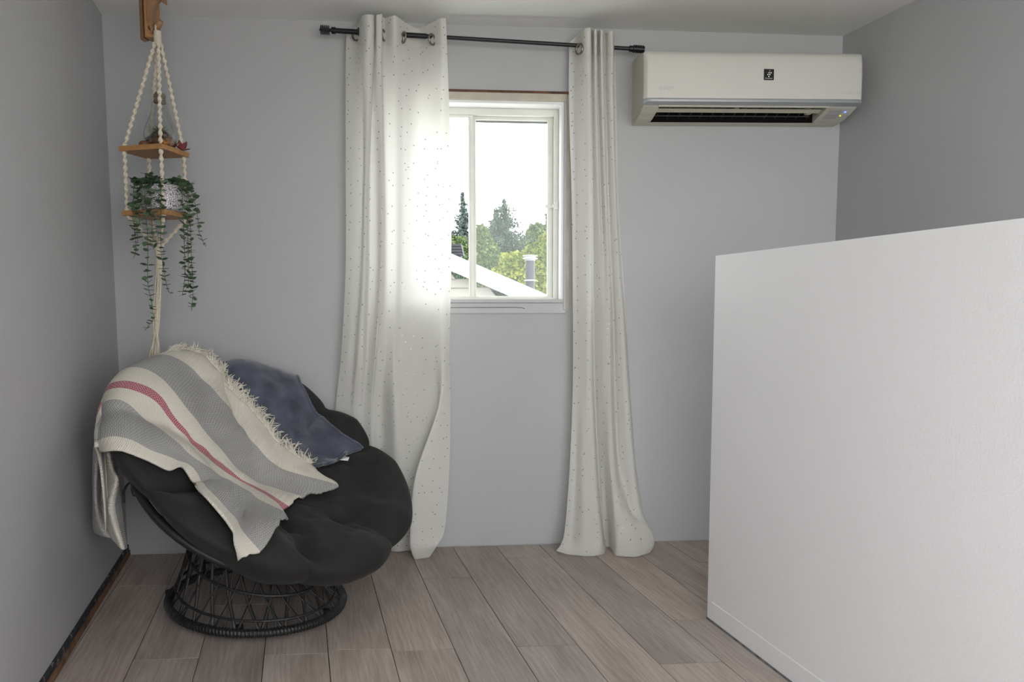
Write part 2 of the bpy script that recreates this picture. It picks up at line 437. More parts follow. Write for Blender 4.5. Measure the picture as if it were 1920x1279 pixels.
# outer vinyl frame, flat face set back
fo0, fo1 = -.135, -.085
a0, a1 = s_wl + J, s_wr - J; zb0 = z_wb; zt0 = z_wt - J
fm = MB(); FWD = .022
fm.wbox(a0, a0 + FWD, fo0, fo1, zb0, zt0); fm.wbox(a1 - FWD, a1, fo0, fo1, zb0, zt0)
fm.wbox(a0 + FWD, a1 - FWD, fo0, fo1, zt0 - .030, zt0); fm.wbox(a0 + FWD, a1 - FWD, fo0, fo1 , zb0, zb0 + .012)
fm.build('frame', M_vinyl, win, bevel=.0015)
def sash(s0, s1, o0, o1, name, wl, wr, wt, wbm):
    zb, zt = zb0 + .012, zt0 - .030
    sh = MB(); sh.wbox(s0, s0 + wl, o0, o1, zb, zt); sh.wbox(s1 - wr, s1, o0, o1, zb, zt)
    sh.wbox(s0 + wl, s1 - wr, o0, o1, zt - wt, zt); sh.wbox(s0 + wl, s1 - wr, o0, o1, zb, zb + wbm)
    # raised inner bead
    b = .006
    sh.wbox(s0 + wl - b, s0 + wl, o1, o1 + .004, zb + wbm, zt - wt); sh.wbox(s1 - wr, s1 - wr + b, o1, o1 + .004, zb + wbm, zt - wt)
    so_ = sh.build(name, M_vinyl, win, bevel=.0012)
    om = (o0 + o1) / 2
    g = MB().add([W(s0 + wl, om, zb + wbm), W(s1 - wr, om, zb + wbm), W(s1 - wr, om, zt - wt), W(s0 + wl, om, zt - wt)], [[0, 1, 2, 3]])
    gl = g.build('pane', M_glass, win); gl.parent = so_; 
    return so_
sm1 = wso(wp(877, 400, -.1))[0]; sm2 = wso(wp(893, 400, -.1))[0]; srr = wso(wp(1034, 400, -.1))[0]
sash(a0 + FWD, sm2 - .012, -.108, -.090, 'sash', .030, .022, .012, .006)
sash(sm1 + .004, a1 - FWD, -.130, -.112, 'sash', .034, .026, .014, .006)
sc = MB().add([W(sm2, -.134, zb0 + .015), W(a1 - FWD - .02, -.134, zb0 + .015), W(a1 - FWD - .02, -.134, zt0 - .04), W(sm2, -.134, zt0 - .04)], [[0, 1, 2, 3]])
sc.build('insect_screen', M_screen, win)
MB().wbox(sm2, a1 - FWD - .02, -.137, -.1345, zt0 - .052, zt0 - .036).build('screen_shade_strip', mat('grey_screen_shade', (.20, .22, .20), .5), win)  # grey strip paints the shading along the top of the screen
# latch on the right stile
zl = wso(wp(1045, 386, -.08))[2]; sl_ = a1 - FWD
lk = MB(); lk.wbox(sl_ - .036, sl_ + .004, -.112, -.098, zl - .008, zl + .008); lk.wbox(sl_ + .002, sl_ + .022, -.086, -.072, zl - .018, zl + .018)
lk.wbox(sl_ - .006, sl_ + .008, -.100, -.078, zl - .008, zl + .008)
lk.build('latch', M_vinyl, win, bevel=.002)
# casing: head, brown gap, right strips, sill, apron
zc0, zc1 = z_wt - .001, wso(wp(950, 174, .01))[2]
hs0, hs1 = s_wl - .06, wso(wp(1064, 180, .01))[0]
MB().wbox(hs0, hs1, 0, .012, zc0, zc1).build('casing_head', M_rawbeige, win, bevel=.002)
MB().wbox(hs0, wso(wp(1070, 172, .01))[0], 0, .006, zc1 - .001, zc1 + .012).build('casing_gap', M_rawbrown, win)
MB().wbox(s_wr - .001, s_wr + .012, 0, .010, z_wb - .045, zc0).build('casing_side', M_trimw, win, bevel=.002)
MB().wbox(s_wr + .011, s_wr + .026, 0, .006, z_wb - .045, zc1).build('casing_raw_strip', M_rawbeige, win)
MB().wbox(s_wl - .03, s_wl + .001, 0, .010, z_wb - .045, zc0).build('casing_side', M_trimw, win, bevel=.002)
MB().wbox(s_wl, s_wr - .002, -.138, .016, z_wb - .014, z_wb + .002).build('sill', M_trimw, win, bevel=.002)
MB().wbox(s_wl - .03, s_wr + .010, 0, .007, z_wb - .062, z_wb - .014).build('apron', M_trimw, win, bevel=.002)
ck = [wp(845, 577, .0075), wp(960, 576.5, .0075), wp(978, 577, .0075), wp(984, 579, .0075)]
MB().tube(ck, .0012, 5).build('apron_crack', M_gap, win)

# ---------------------------------------------------------------- outside
M_bounce_ground = mat('pale_bounce_ground', (.74, .73, .70), .9, vary=.3, vscale=.5)  # unseen ground, made pale to bounce daylight up to the ceiling
gr = MB().box(-90, 90, 3.8, 130, -3.3, -3.0); gobj = gr.build('ground', M_bounce_ground); struct(gobj, 'unseen pale ground outside, toned to bounce daylight indoors')
gr2 = MB().box(-60, 60, -60, -2.4, -3.3, -3.0).build('ground_behind', mat('pale_yard', (.4, .4, .36), .9, vary=.2, vscale=.4)); struct(gr2, 'pale yard behind the house')
M_siding = mat('cream_vinyl_siding', (.24, .232, .205), .5, vary=.02)
M_fascia = mat('white_aluminium_fascia', (.40, .40, .41), .5)
M_shingle = mat('grey_shingles', (.25, .25, .26), .9, bump=.6, bscale=30, vary=.2)
M_pipe = mat('galvanised_chimney_pipe', (.05, .05, .06), .5, metal=.2)
M_vent = mat('dark_roof_vent_plastic', (.022, .024, .03), .6)
HY = 11.0
house = thing('neighbouring_house', 'cream sided house with a white trimmed gable roof outside the window', 'house', (-2.2, HY + 3, -3.0))
q0 = at_y(848, 478, HY); q1 = at_y(1032, 557, HY); slope = (q0[2] - q1[2]) / (q1[0] - q0[0])
XR = -2.3; ZR = q0[2] + slope * (q0[0] - XR); XE = 1.75; ZE = q0[2] - slope * (XE - q0[0]); XL = 2 * XR - XE
def rz(x): return ZR - slope * abs(x - XR)
# siding boards, one by one on the visible gable
zz = -3.0; bh = .125
while zz < ZR - .30:
    # horizontal extent at the top of the course, under the rake soffit
    w = (ZR - .24 - (zz + bh)) / slope
    x1 = min(XR + w, XE - .35); x0 = max(XR - w, XL + .35)
    if x1 > x0 + .05:
        bx = MB().add([(x0 - .1 * (zz > -0.2), HY + .20, zz), (x1 + .1 * (zz > -.2), HY + .20, zz), (x1, HY + .235, zz + bh), (x0, HY + .235, zz + bh),
                       (x0, HY + .27, zz), (x1, HY + .27, zz), (x1, HY + .27, zz + bh), (x0, HY + .27, zz + bh)],
                      [[0, 1, 2, 3], [5, 4, 7, 6], [4, 5, 1, 0], [3, 2, 6, 7], [4, 0, 3, 7], [1, 5, 6, 2]])
        bx.build('siding_board', M_siding, house)
    zz += bh
MB().box(XL + .35, XE - .35, HY + .27, HY + 6, -3, ZE - .1).build('house_wall', M_siding, house)
gbl = MB().add([(XL + .5, HY + .28, ZE - .12), (XE - .5, HY + .28, ZE - .12), (XR, HY + .28, ZR - .27), (XL + .5, HY + 5.9, ZE - .12), (XE - .5, HY + 5.9, ZE - .12), (XR, HY + 5.9, ZR - .27)],
               [[0, 1, 2], [5, 4, 3], [0, 3, 4, 1], [1, 4, 5, 2], [2, 5, 3, 0]])
gbl.build('gable_core', M_siding, house)
for sgn, xe in ((1, XE), (-1, XL)):
    def slab3(y0, y1, d0, d1):
        return [(XR, y0, ZR - d1), (xe, y0, ZE - d1), (xe, y1, ZE - d1), (XR, y1, ZR - d1), (XR, y0, ZR - d0), (xe, y0, ZE - d0), (xe, y1, ZE - d0), (XR, y1, ZR - d0)]
    MB().hexa(slab3(HY + .0, HY + 6.3, -.0, .05)).build('roof_slope', M_shingle, house)
    MB().hexa(slab3(HY - .035, HY + .0, -.012, .075)).build('drip_edge', M_fascia, house)
    MB().hexa(slab3(HY - .02, HY + .01, .078, .215)).build('rake_fascia', M_fascia, house)
    MB().hexa(slab3(HY + .01, HY + .21, .215, .235)).build('soffit', M_fascia, house)
pt_ = at_y(994, 481, 13.0); px_ = pt_[0]; pz1 = pt_[2]; pz0 = rz(px_) - .1
pm = MB().lathe([(.078, pz0), (.078, pz1 - .05)], (px_, 13, 0), 20).build('chimney_pipe', M_pipe, house, autos=40)
MB().lathe([(.10, 0), (.10, .02)], (px_, 13, at_y(994, 527, 13)[2]), 20).build('pipe_collar', M_fascia, house, autos=40)
MB().lathe([(.085, -.07), (.085, -.05), (.125, -.045), (.125, -.028), (.10, -.027), (.10, .0), (.125, .002), (.125, .018), (.0, .03)], (px_, 13, pz1), 20).build('pipe_cap', M_fascia, house, autos=40)
v0 = at_y(846, 478, 12.5); v1 = at_y(868, 456, 12.5)
for k in range(4):
    zk = v0[2] + (v1[2] - v0[2]) * k / 4
    MB().box(v1[0] - .50 + .01 * k, v1[0] - .01 * k, 12.5, 12.9, zk, zk + (v1[2] - v0[2]) / 4 * .72).build('vent_louver', M_vent, house)
MB().box(v1[0] - .46, v1[0] - .04, 12.53, 12.87, rz(v1[0]) - .1, v1[2] - .01).build('vent_core', M_vent, house)

def leaf_mat(name, c1, c2):
    m = bpy.data.materials.new(name); N, L, P = nodes(m)
    tc = N.new('ShaderNodeTexCoord'); nz = N.new('ShaderNodeTexNoise'); nz.inputs['Scale'].default_value = 1.3; nz.inputs['Detail'].default_value = 3
    L.new(tc.outputs['Object'], nz.inputs['Vector']); rp = N.new('ShaderNodeValToRGB'); e = rp.color_ramp.elements
    e[0].position = .35; e[1].position = .65; e[0].color = (*c1, 1); e[1].color = (*c2, 1)
    L.new(nz.outputs['Fac'], rp.inputs[0]); L.new(rp.outputs[0], P.inputs['Base Color']); P.inputs['Roughness'].default_value = .7
    P.inputs['Specular IOR Level'].default_value = .2
    return m
M_bark = mat('bark', (.09, .08, .065), .9, bump=.5, bscale=20)
def cards(mb, centers, sizes, seed, droop=0):
    r = np.random.default_rng(seed); c = np.array(centers); s = np.array(sizes)[:, None]; n = len(c)
    a = r.normal(size=(n, 3)); a /= np.linalg.norm(a, axis=1)[:, None]; b = np.cross(a, r.normal(size=(n, 3))); b /= np.linalg.norm(b, axis=1)[:, None] + 1e-9
    a = a - np.array([0, 0, droop])
    V = np.stack([c - a * s * .5, c + b * s * .35, c + a * s * .5, c - b * s * .35], 1).reshape(-1, 3)
    mb.add(V, [[4 * k, 4 * k + 1, 4 * k + 2, 4 * k + 3] for k in range(n)])
def conifer(px, ytop, Y, half_px_at, label, mcol, seed, sparse=1.0, n=60):
    r = np.random.default_rng(seed)
    top = at_y(px, ytop, Y); base = np.array([top[0], Y, -3.0]); Ht = top[2] + 3.0
    t = thing('conifer_tree', label, 'tree', base, 'trees behind the neighbouring house')
    MB().tube([base, base + [0, 0, Ht * .5], base + [0, 0, Ht]], [.16, .1, .015], 7).build('trunk', M_bark, t)
    ydrop, half = half_px_at; hm = half * Y / 1440; slope_ = hm / (ydrop * Y / 1440)
    mb = MB(); cs = []; ss = []
    z = .06
    while z < min(Ht - 1.5, 7.5):
        rad = min(slope_ * z * (1 + .25 * r.normal()), 3.2); nb = int((5 + z * 2.2) * sparse) + 2
        for k in range(nb):
            a = r.random() * 6.283; L_b = max(.08, rad * (.65 + .5 * r.random()))
            m_ = int(8 + L_b * 50)
            for q in range(m_):
                u = (q + r.random()) / m_
                p = base + [math.cos(a) * L_b * u, math.sin(a) * L_b * u, Ht - z - .25 * L_b * u + .18 * L_b * u * u + r.normal() * .03]
                p = p + r.normal(size=3) * .05 * (1 + L_b * .4)
                cs.append(p); ss.append((.07 + .06 * r.random()) * Y / 36)
        z += .17 + .08 * r.random()
    cards(mb, cs, ss, seed, .3)
    f = mb.build('foliage', mcol, t); f['kind'] = 'stuff'
    return t
M_con1 = leaf_mat('conifer_needles', (.035, .058, .045), (.072, .10, .066)); M_con2 = leaf_mat('bluish_needles', (.065, .088, .084), (.10, .13, .115))
conifer(945, 376, 40, (90, 78), 'broad dark conifer with a pointed crown behind the roof slope', M_con1, 1)
conifer(930, 394, 49, (80, 60), 'lower dark conifer merged against the broad pointed one', M_con1, 2)
conifer(867, 362, 62, (90, 34), 'thin sparse conifer behind the dark roof vent', M_con2, 3, .55)
conifer(1026, 402, 60, (60, 12), 'narrow distant conifer spire above the yellow-green tree', M_con2, 4, .7)
def broadleaf(blobs, Y, label, mcol, seed, n, size):
    r = np.random.default_rng(seed)
    cx_ = np.mean([b[0] for b in blobs]); P0 = at_y(cx_, 560, Y); base = np.array([P0[0], Y, -3.0])
    t = thing('broadleaf_tree', label, 'tree', base, 'trees behind the neighbouring house')
    mb = MB(); cs = []; ss = []; tops = []
    for (bx, by, rx, ry) in blobs:
        c = at_y(bx, by, Y); RX = rx * Y / 1440; RZ = ry * Y / 1440; tops.append(c)
        m_ = int(n * 2.6 * rx * ry / 600)
        for k in range(m_):
            d = r.normal(size=3); d /= np.linalg.norm(d); q = .55 + .5 * r.random() ** .6
            lump = 1 + .22 * fbm(d[0] + bx, d[1], d[2] + by, 2.2, 2)
            cs.append(c + d * [RX, RX * .8, RZ] * q * lump); ss.append(size * .58 * (.6 + .8 * r.random()))
    cards(mb, cs, ss, seed)
    MB().tube([base, base * .5 + tops[0] * .5, tops[0]], [.2, .13, .03], 7).build('trunk', M_bark, t)
    for tp in tops[1:]: MB().tube([base * .5 + tops[0] * .5, tp], [.08, .02], 5).build('limb', M_bark, t)
    f = mb.build('foliage', mcol, t); f['kind'] = 'stuff'
M_yel = leaf_mat('yellow_green_leaves', (.12, .17, .03), (.26, .285, .055)); M_grn = leaf_mat('mid_green_leaves', (.065, .105, .038), (.14, .185, .07))
broadleaf([(1000, 500, 34, 34), (965, 500, 28, 26), (1035, 480, 34, 42), (985, 530, 40, 30), (1040, 530, 40, 36), (940, 520, 22, 18)], 24, 'bushy yellow-green tree behind the metal chimney pipe', M_yel, 5, 1500, .22)
broadleaf([(903, 455, 18, 30), (915, 490, 24, 34), (895, 500, 20, 40)], 34, 'mid green tree left of the broad conifer behind the roof', M_grn, 6, 1300, .26)
broadleaf([(1008, 440, 20, 20), (1040, 440, 22, 24), (1020, 470, 30, 26), (985, 470, 18, 22)], 57, 'pale airy tree rising behind the yellow-green one', M_grn, 7, 1700, .40)
broadleaf([(860, 470, 26, 26), (835, 470, 24, 34), (800, 470, 40, 40), (740, 470, 50, 46)], 44, 'dull green tree low behind the thin conifer', M_grn, 8, 700, .34)

# ---------------------------------------------------------------- curtain rod
RO = .09
r0 = wp(622, 57, RO); r1 = wp(1180, 91.2, RO)
rdir = (r1 - r0) / np.linalg.norm(r1 - r0)
def rp_(px):  # point on the rod axis above a pixel column
    lo, hi = -.3, 2.0
    for _ in range(50):
        m = (lo + hi) / 2; P = r0 + rdir * m; v = P - C0; x = CX + FPX * (v @ RT) / (v @ FW)
        if x < px: lo = m
        else: hi = m
    return r0 + rdir * lo
rod = thing('curtain_rod', 'black metal curtain rod with ringed end finials above the window', 'curtain rod', W(1.5, RO, 0) * [1, 1, 0] + [0, 0, 2.2])
MB().tube([rp_(621), rp_(800)], .0105, 14).build('outer_tube', M_black, rod, autos=40)
MB().tube([rp_(700), rp_(1184)], .0082, 14).build('inner_tube', M_black, rod, autos=40)
def rings(pa, pb, radii, name, parent):
    mb = MB(); d = pb - pa; n = len(radii)
    L = np.linalg.norm(d)
    mb.lathe([(r, z * L) for z, r in radii], pa, 18, axis=d)
    return mb.build(name, M_black, parent, autos=35)
def disc_prof(n, r_in, r_out, duty=.4):
    out = [(0, 0.0001)]
    for k in range(n):
        a = k / n; b = a + duty / n
        out += [(a, r_out), (b, r_out), (b + 1e-4, r_in), ((k + 1) / n - 1e-4, r_in)]
    return out + [(1, .0001)]
rings(rp_(617), rp_(599), disc_prof(5, .0045, .0195, .30), 'finial', rod)
rings(rp_(622), rp_(629.5), [(0, .0001), (0.001, .0135), (1, .0135), (1.001, .0001)], 'collar', rod)
rings(rp_(1187.5), rp_(1208), disc_prof(5, .0135, .0165, .5), 'finial', rod)
rings(rp_(1180), rp_(1187), [(0, .0001), (0.001, .0125), (1, .0125), (1.001, .0001)], 'collar', rod)
rings(rp_(610), rp_(622), [(0, .0001), (0.001, .006), (1, .006), (1.001, .0001)], 'finial_neck', rod)
for pxb in (674, 1128):
    P = rp_(pxb); s_, o_, z_ = wso(P)
    bk = MB(); bk.wbox(s_ - .006, s_ + .006, 0.001, .10, z_ - .018, z_ - .010); bk.wbox(s_ - .012, s_ + .012, .0005, .005, z_ - .05, z_ + .015)
    bk.wbox(s_ - .006, s_ + .006, .074, .108, z_ - .018, z_ + .012 if pxb < 700 else z_ - .008)
    bk.build('bracket', M_black, rod, bevel=.001)

# ---------------------------------------------------------------- curtains
def curtain_mat():
    m = bpy.data.materials.new('white_curtain_cotton_with_foil_triangles'); N, L, P = nodes(m)
    uvn = N.new('ShaderNodeUVMap'); uvn.uv_map = 'UVMap'
    def vm(op, a, b=None):
        v = N.new('ShaderNodeVectorMath'); v.operation = op
        if hasattr(a, 'links') or hasattr(a, 'is_linked'): L.new(a, v.inputs[0])
        else: v.inputs[0].default_value = a
        if b is not None:
            if hasattr(b, 'is_linked'): L.new(b, v.inputs[1])
            else: v.inputs[1].default_value = b
        return v.outputs[0]
    def ma(op, a, b=None, c=None):
        v = N.new('ShaderNodeMath'); v.operation = op
        for k, q in enumerate((a, b, c)):
            if q is None: continue
            if hasattr(q, 'is_linked'): L.new(q, v.inputs[k])
            else: v.inputs[k].default_value = q
        return v.outputs[0]
    masks = []
    for cell, seed, keep in ((.050, 0.0, .66), (.075, 7.3, .6)):
        sc_ = vm('MULTIPLY', uvn.outputs[0], (1 / cell, 1 / cell, 0)); sc_ = vm('ADD', sc_, (seed, seed * 1.7, 0))
        fl_ = vm('FLOOR', sc_); fr_ = vm('FRACTION', sc_)
        wn = N.new('ShaderNodeTexWhiteNoise'); wn.noise_dimensions = '3D'; L.new(fl_, wn.inputs['Vector'])
        sp = N.new('ShaderNodeSeparateXYZ'); L.new(wn.outputs['Color'], sp.inputs[0])
        fs = N.new('ShaderNodeSeparateXYZ'); L.new(fr_, fs.inputs[0])
        x = ma('MULTIPLY', ma('SUBTRACT', fs.outputs[0], ma('MULTIPLY_ADD', sp.outputs[0], .6, .2)), cell)
        y = ma('MULTIPLY', ma('SUBTRACT', fs.outputs[1], ma('MULTIPLY_ADD', sp.outputs[1], .6, .2)), cell)
        flip = ma('SUBTRACT', ma('MULTIPLY', ma('GREATER_THAN', sp.outputs[2], .35), 2.0), 1.0)
        x = ma('MULTIPLY', x, flip)
        a_ = .0036
        c1 = ma('GREATER_THAN', x, -a_ * .75); c2 = ma('LESS_THAN', ma('MULTIPLY_ADD', ma('ABSOLUTE', y), 1.7, x), a_ * .8)
        c3 = ma('LESS_THAN', wn.outputs['Value'], keep)
        masks.append(ma('MULTIPLY', ma('MULTIPLY', c1, c2), c3))
    mask = ma('MAXIMUM', masks[0], masks[1])
    d = N.new('ShaderNodeBsdfDiffuse'); d.inputs[0].default_value = (.85, .84, .80, 1)
    t = N.new('ShaderNodeBsdfTranslucent'); t.inputs[0].default_value = (.84, .835, .80, 1)
    mx = N.new('ShaderNodeMixShader'); mx.inputs[0].default_value = .45; L.new(d.outputs[0], mx.inputs[1]); L.new(t.outputs[0], mx.inputs[2])
    P.inputs['Base Color'].default_value = (.24, .24, .24, 1); P.inputs['Metallic'].default_value = 1; P.inputs['Roughness'].default_value = .34
    m2 = N.new('ShaderNodeMixShader'); L.new(mask, m2.inputs[0]); L.new(mx.outputs[0], m2.inputs[1]); L.new(P.outputs[0], m2.inputs[2])
    nz = N.new('ShaderNodeTexNoise'); nz.inputs['Scale'].default_value = 9; L.new(uvn.outputs[0], nz.inputs['Vector'])
    b = N.new('ShaderNodeBump'); b.inputs['Strength'].default_value = .25; b.inputs['Distance'].default_value = .02; L.new(nz.outputs['Fac'], b.inputs['Height'])
    L.new(b.outputs[0], d.inputs['Normal'])
    L.new(m2.outputs[0], N['Material Output'].inputs[0])
    return m
M_curt = curtain_mat()
def build_curtain(name, label, rows, nr, nc, group, hem_y):
    """rows: list of (list of (px, py, off)) from top to bottom"""
    Gd = crom2(np.array(rows, float), nr, nc)
    G3 = np.zeros((nr, nc, 3))
    for i in range(nr):
        for j in range(nc):
            x, y, o = Gd[i, j]
            P = wp(x, y, max(o, .006)); 
            if P[2] < .004: P = P + np.array([0, 0, .004 - P[2]])
            G3[i, j] = P
    # uv in metres: width along an average row, height along columns
    u = np.concatenate([np.zeros((nr, 1)), np.cumsum(np.linalg.norm(np.diff(G3, axis=1), axis=2), axis=1)], 1)
    vv = np.concatenate([[0], np.cumsum(np.linalg.norm(np.diff(G3, axis=0), axis=2).mean(1))])
    uv = [[(u[i, j], -vv[i]) for j in range(nc)] for i in range(nr)]
    s_, o_, z_ = wso(G3[-1].mean(0))
    t = thing(name, label, 'curtain', W(s_, o_, 0), group)
    ob = MB().grid(G3, uv).build('panel', M_curt, t, smooth=True)
    return t, G3
LC = [  # columns:  c0   c1   c2   c3   c4   c5   c6   c6b  c7   c8   c9   c10  c11  c12  c13
    [(651, 60, .05), (667, 48, .075), (679, 30, .14), (690, 27, .165), (700, 28, .155), (703, 30, .125), (706, 28, .155), (716, 26, .15), (717, 29, .11), (722, 34, .105), (740, 29, .14), (757, 40, .095), (783, 53, .045), (810, 42, .095), (826, 34, .135), (836, 34, .13)],
    [(649, 78, .05), (667, 76, .075), (680, 78, .15), (690, 78, .17), (700, 78, .155), (703, 78, .125), (706, 78, .155), (716, 78, .15), (717, 78, .11), (722, 78, .105), (740, 78, .135), (757, 78, .095), (783, 84, .045), (810, 78, .095), (827, 78, .135), (838, 78, .13)],
    [(648, 140, .06), (667, 140, .09), (680, 140, .155), (689, 140, .165), (698, 140, .15), (701, 140, .12), (705, 140, .15), (715, 140, .15), (717, 140, .11), (723, 140, .105), (741, 140, .12), (757, 140, .10), (783, 140, .065), (810, 140, .095), (828, 140, .125), (840, 140, .12)],
    [(648, 320, .08), (664, 320, .10), (677, 320, .125), (684, 320, .155), (690, 320, .15), (694, 320, .12), (702, 320, .135), (716, 320, .15), (719, 320, .11), (725, 320, .10), (742, 320, .115), (758, 320, .10), (784, 320, .085), (810, 320, .10), (829, 320, .12), (846, 320, .10)],
    [(648, 500, .09), (661, 500, .105), (673, 500, .12), (679, 500, .15), (686, 500, .15), (692, 500, .115), (702, 500, .13), (715, 500, .155), (717, 500, .12), (725, 500, .10), (742, 500, .115), (756, 500, .10), (784, 500, .09), (810, 500, .105), (828, 500, .12), (846, 500, .10)],
    [(640, 660, .09), (652, 660, .11), (664, 660, .12), (671, 660, .15), (680, 660, .15), (688, 660, .115), (696, 660, .13), (705, 660, .155), (708, 660, .12), (722, 660, .10), (738, 660, .115), (752, 660, .10), (784, 660, .09), (812, 660, .105), (830, 660, .125), (843, 660, .10)],
    [(630, 760, .08), (643, 760, .10), (656, 760, .12), (664, 760, .14), (674, 760, .14), (682, 760, .115), (690, 760, .13), (697, 760, .15), (702, 760, .12), (718, 760, .10), (738, 760, .115), (756, 760, .10), (786, 760, .085), (820, 760, .09), (823, 760, .15), (845, 760, .11)],
    [(626, 890, .06), (640, 890, .08), (652, 890, .09), (660, 890, .10), (670, 890, .10), (680, 890, .09), (690, 890, .10), (698, 890, .11), (704, 890, .09), (720, 890, .08), (742, 890, .09), (762, 890, .085), (790, 890, .07), (812, 890, .07), (779, 893, .19), (842, 890, .13)],
    [(624, 990, .05), (638, 990, .06), (650, 990, .07), (660, 990, .08), (670, 990, .08), (680, 990, .07), (690, 990, .08), (698, 990, .09), (704, 990, .07), (722, 990, .06), (742, 990, .08), (764, 990, .07), (790, 990, .05), (806, 990, .05), (769, 1005, .21), (834, 990, .16)],
    [(622, 1026, .04), (638, 1026, .05), (650, 1027, .06), (660, 1028, .07), (670, 1028, .07), (680, 1027, .06), (690, 1028, .07), (698, 1029, .08), (704, 1027, .06), (722, 1027, .05), (742, 1032, .07), (764, 1030, .06), (788, 1026, .04), (800, 1026, .05), (772, 1036, .20), (820, 1022, .19)],
    [(622, 1034, .03), (638, 1035, .04), (650, 1036, .05), (660, 1037, .06), (670, 1037, .06), (680, 1036, .05), (690, 1037, .06), (698, 1038, .07), (704, 1036, .05), (722, 1037, .05), (742, 1041, .06), (764, 1038, .05), (786, 1033, .03), (796, 1033, .04), (780, 1054, .15), (800, 1053, .15)],
]
for r_ in range(6, 11):      # the part behind the chair lies closer to the wall
    for k_ in range(10):
        x_, y_, o_ = LC[r_][k_]; LC[r_][k_] = (x_, y_, o_ * (.5 if r_ < 9 else .6))
cl, GL = build_curtain('curtain', 'wide white curtain with foil triangles hanging behind the black round chair', LC, 150, 190, 'white triangle-print curtains', 1050)
RC = [  # c0 left edge ... right edge
    [(1069, 78, .05), (1078, 70, .06), (1086, 62, .095), (1097, 54, .145), (1107, 52, .15), (1110, 56, .11), (1114, 55, .15), (1119, 55, .15), (1121, 58, .11), (1126, 56, .155), (1131, 58, .15), (1134, 63, .11), (1140, 60, .14), (1149, 58, .15), (1151, 66, .09), (1143, 74, .04), (1150, 84, .03)],
    [(1067, 96, .05), (1077, 94, .06), (1086, 92, .095), (1097, 92, .145), (1107, 92, .15), (1110, 92, .11), (1114, 92, .15), (1119, 92, .15), (1121, 92, .11), (1126, 92, .155), (1131, 92, .15), (1134, 92, .11), (1141, 92, .14), (1149, 92, .15), (1151, 96, .09), (1144, 96, .04), (1153, 100, .03)],
    [(1067, 200, .07), (1077, 200, .08), (1088, 200, .11), (1098, 200, .14), (1107, 200, .145), (1110, 200, .11), (1115, 200, .145), (1120, 200, .145), (1122, 200, .11), (1128, 200, .15), (1133, 200, .145), (1136, 200, .11), (1142, 200, .14), (1150, 200, .145), (1152, 200, .09), (1147, 200, .05), (1156, 200, .04)],
    [(1072, 380, .08), (1080, 380, .09), (1090, 380, .115), (1099, 380, .135), (1108, 380, .14), (1111, 380, .10), (1117, 380, .13), (1124, 380, .14), (1127, 380, .11), (1133, 380, .14), (1138, 380, .14), (1141, 380, .11), (1147, 380, .13), (1155, 380, .14), (1157, 380, .10), (1154, 380, .06), (1160, 380, .05)],
    [(1074, 560, .09), (1082, 560, .10), (1092, 560, .12), (1101, 560, .135), (1109, 560, .13), (1112, 560, .09), (1120, 560, .11), (1128, 560, .13), (1134, 560, .135), (1141, 560, .14), (1145, 560, .135), (1149, 560, .10), (1155, 560, .12), (1163, 560, .13), (1168, 560, .12), (1168, 560, .07), (1172, 560, .06)],
    [(1074, 720, .10), (1083, 720, .11), (1093, 720, .125), (1102, 720, .135), (1110, 720, .13), (1114, 720, .08), (1122, 720, .10), (1130, 720, .12), (1137, 720, .13), (1142, 720, .135), (1146, 720, .135), (1152, 720, .09), (1160, 720, .11), (1170, 720, .13), (1177, 720, .125), (1180, 720, .09), (1181, 720, .07)],
    [(1069, 860, .12), (1080, 860, .115), (1092, 860, .14), (1104, 860, .145), (1116, 860, .14), (1120, 860, .08), (1126, 860, .09), (1133, 860, .11), (1140, 860, .14), (1145, 860, .15), (1152, 860, .14), (1158, 860, .10), (1167, 860, .11), (1178, 860, .13), (1187, 860, .13), (1190, 860, .10), (1191, 860, .08)],
    [(1063, 950, .14), (1076, 950, .125), (1092, 950, .16), (1107, 950, .165), (1122, 950, .155), (1126, 950, .08), (1130, 950, .08), (1138, 950, .09), (1146, 955, .15), (1152, 962, .19), (1163, 955, .19), (1172, 945, .16), (1180, 950, .14), (1190, 950, .15), (1199, 950, .15), (1203, 950, .12), (1204, 950, .09)],
    [(1058, 1000, .16), (1072, 1000, .14), (1092, 1002, .18), (1111, 1004, .185), (1128, 1002, .17), (1131, 1000, .08), (1134, 1000, .07), (1142, 1000, .08), (1149, 998, .18), (1156, 998, .225), (1170, 990, .23), (1184, 985, .22), (1198, 985, .20), (1212, 990, .19), (1222, 998, .17), (1218, 995, .12), (1208, 990, .08)],
    [(1052, 1020, .17), (1068, 1026, .17), (1090, 1034, .195), (1112, 1036, .20), (1130, 1026, .18), (1134, 1022, .08), (1137, 1022, .07), (1144, 1024, .08), (1151, 1028, .18), (1156, 1026, .22), (1172, 1028, .23), (1190, 1030, .23), (1206, 1026, .21), (1220, 1018, .19), (1227, 1010, .16), (1218, 1010, .10), (1206, 1008, .06)],
    [(1043, 1033, .16), (1062, 1039, .17), (1088, 1045, .185), (1112, 1047, .19), (1132, 1039, .17), (1136, 1036, .08), (1139, 1036, .07), (1146, 1038, .08), (1153, 1048, .18), (1157, 1049, .20), (1174, 1051, .21), (1194, 1051, .21), (1208, 1044, .19), (1220, 1034, .17), (1226, 1022, .14), (1216, 1018, .08), (1204, 1016, .05)],
]
cr_, GR = build_curtain('curtain', 'gathered white curtain with foil triangles pooling on the floor below the air conditioner', RC, 150, 200, 'white triangle-print curtains', 1050)
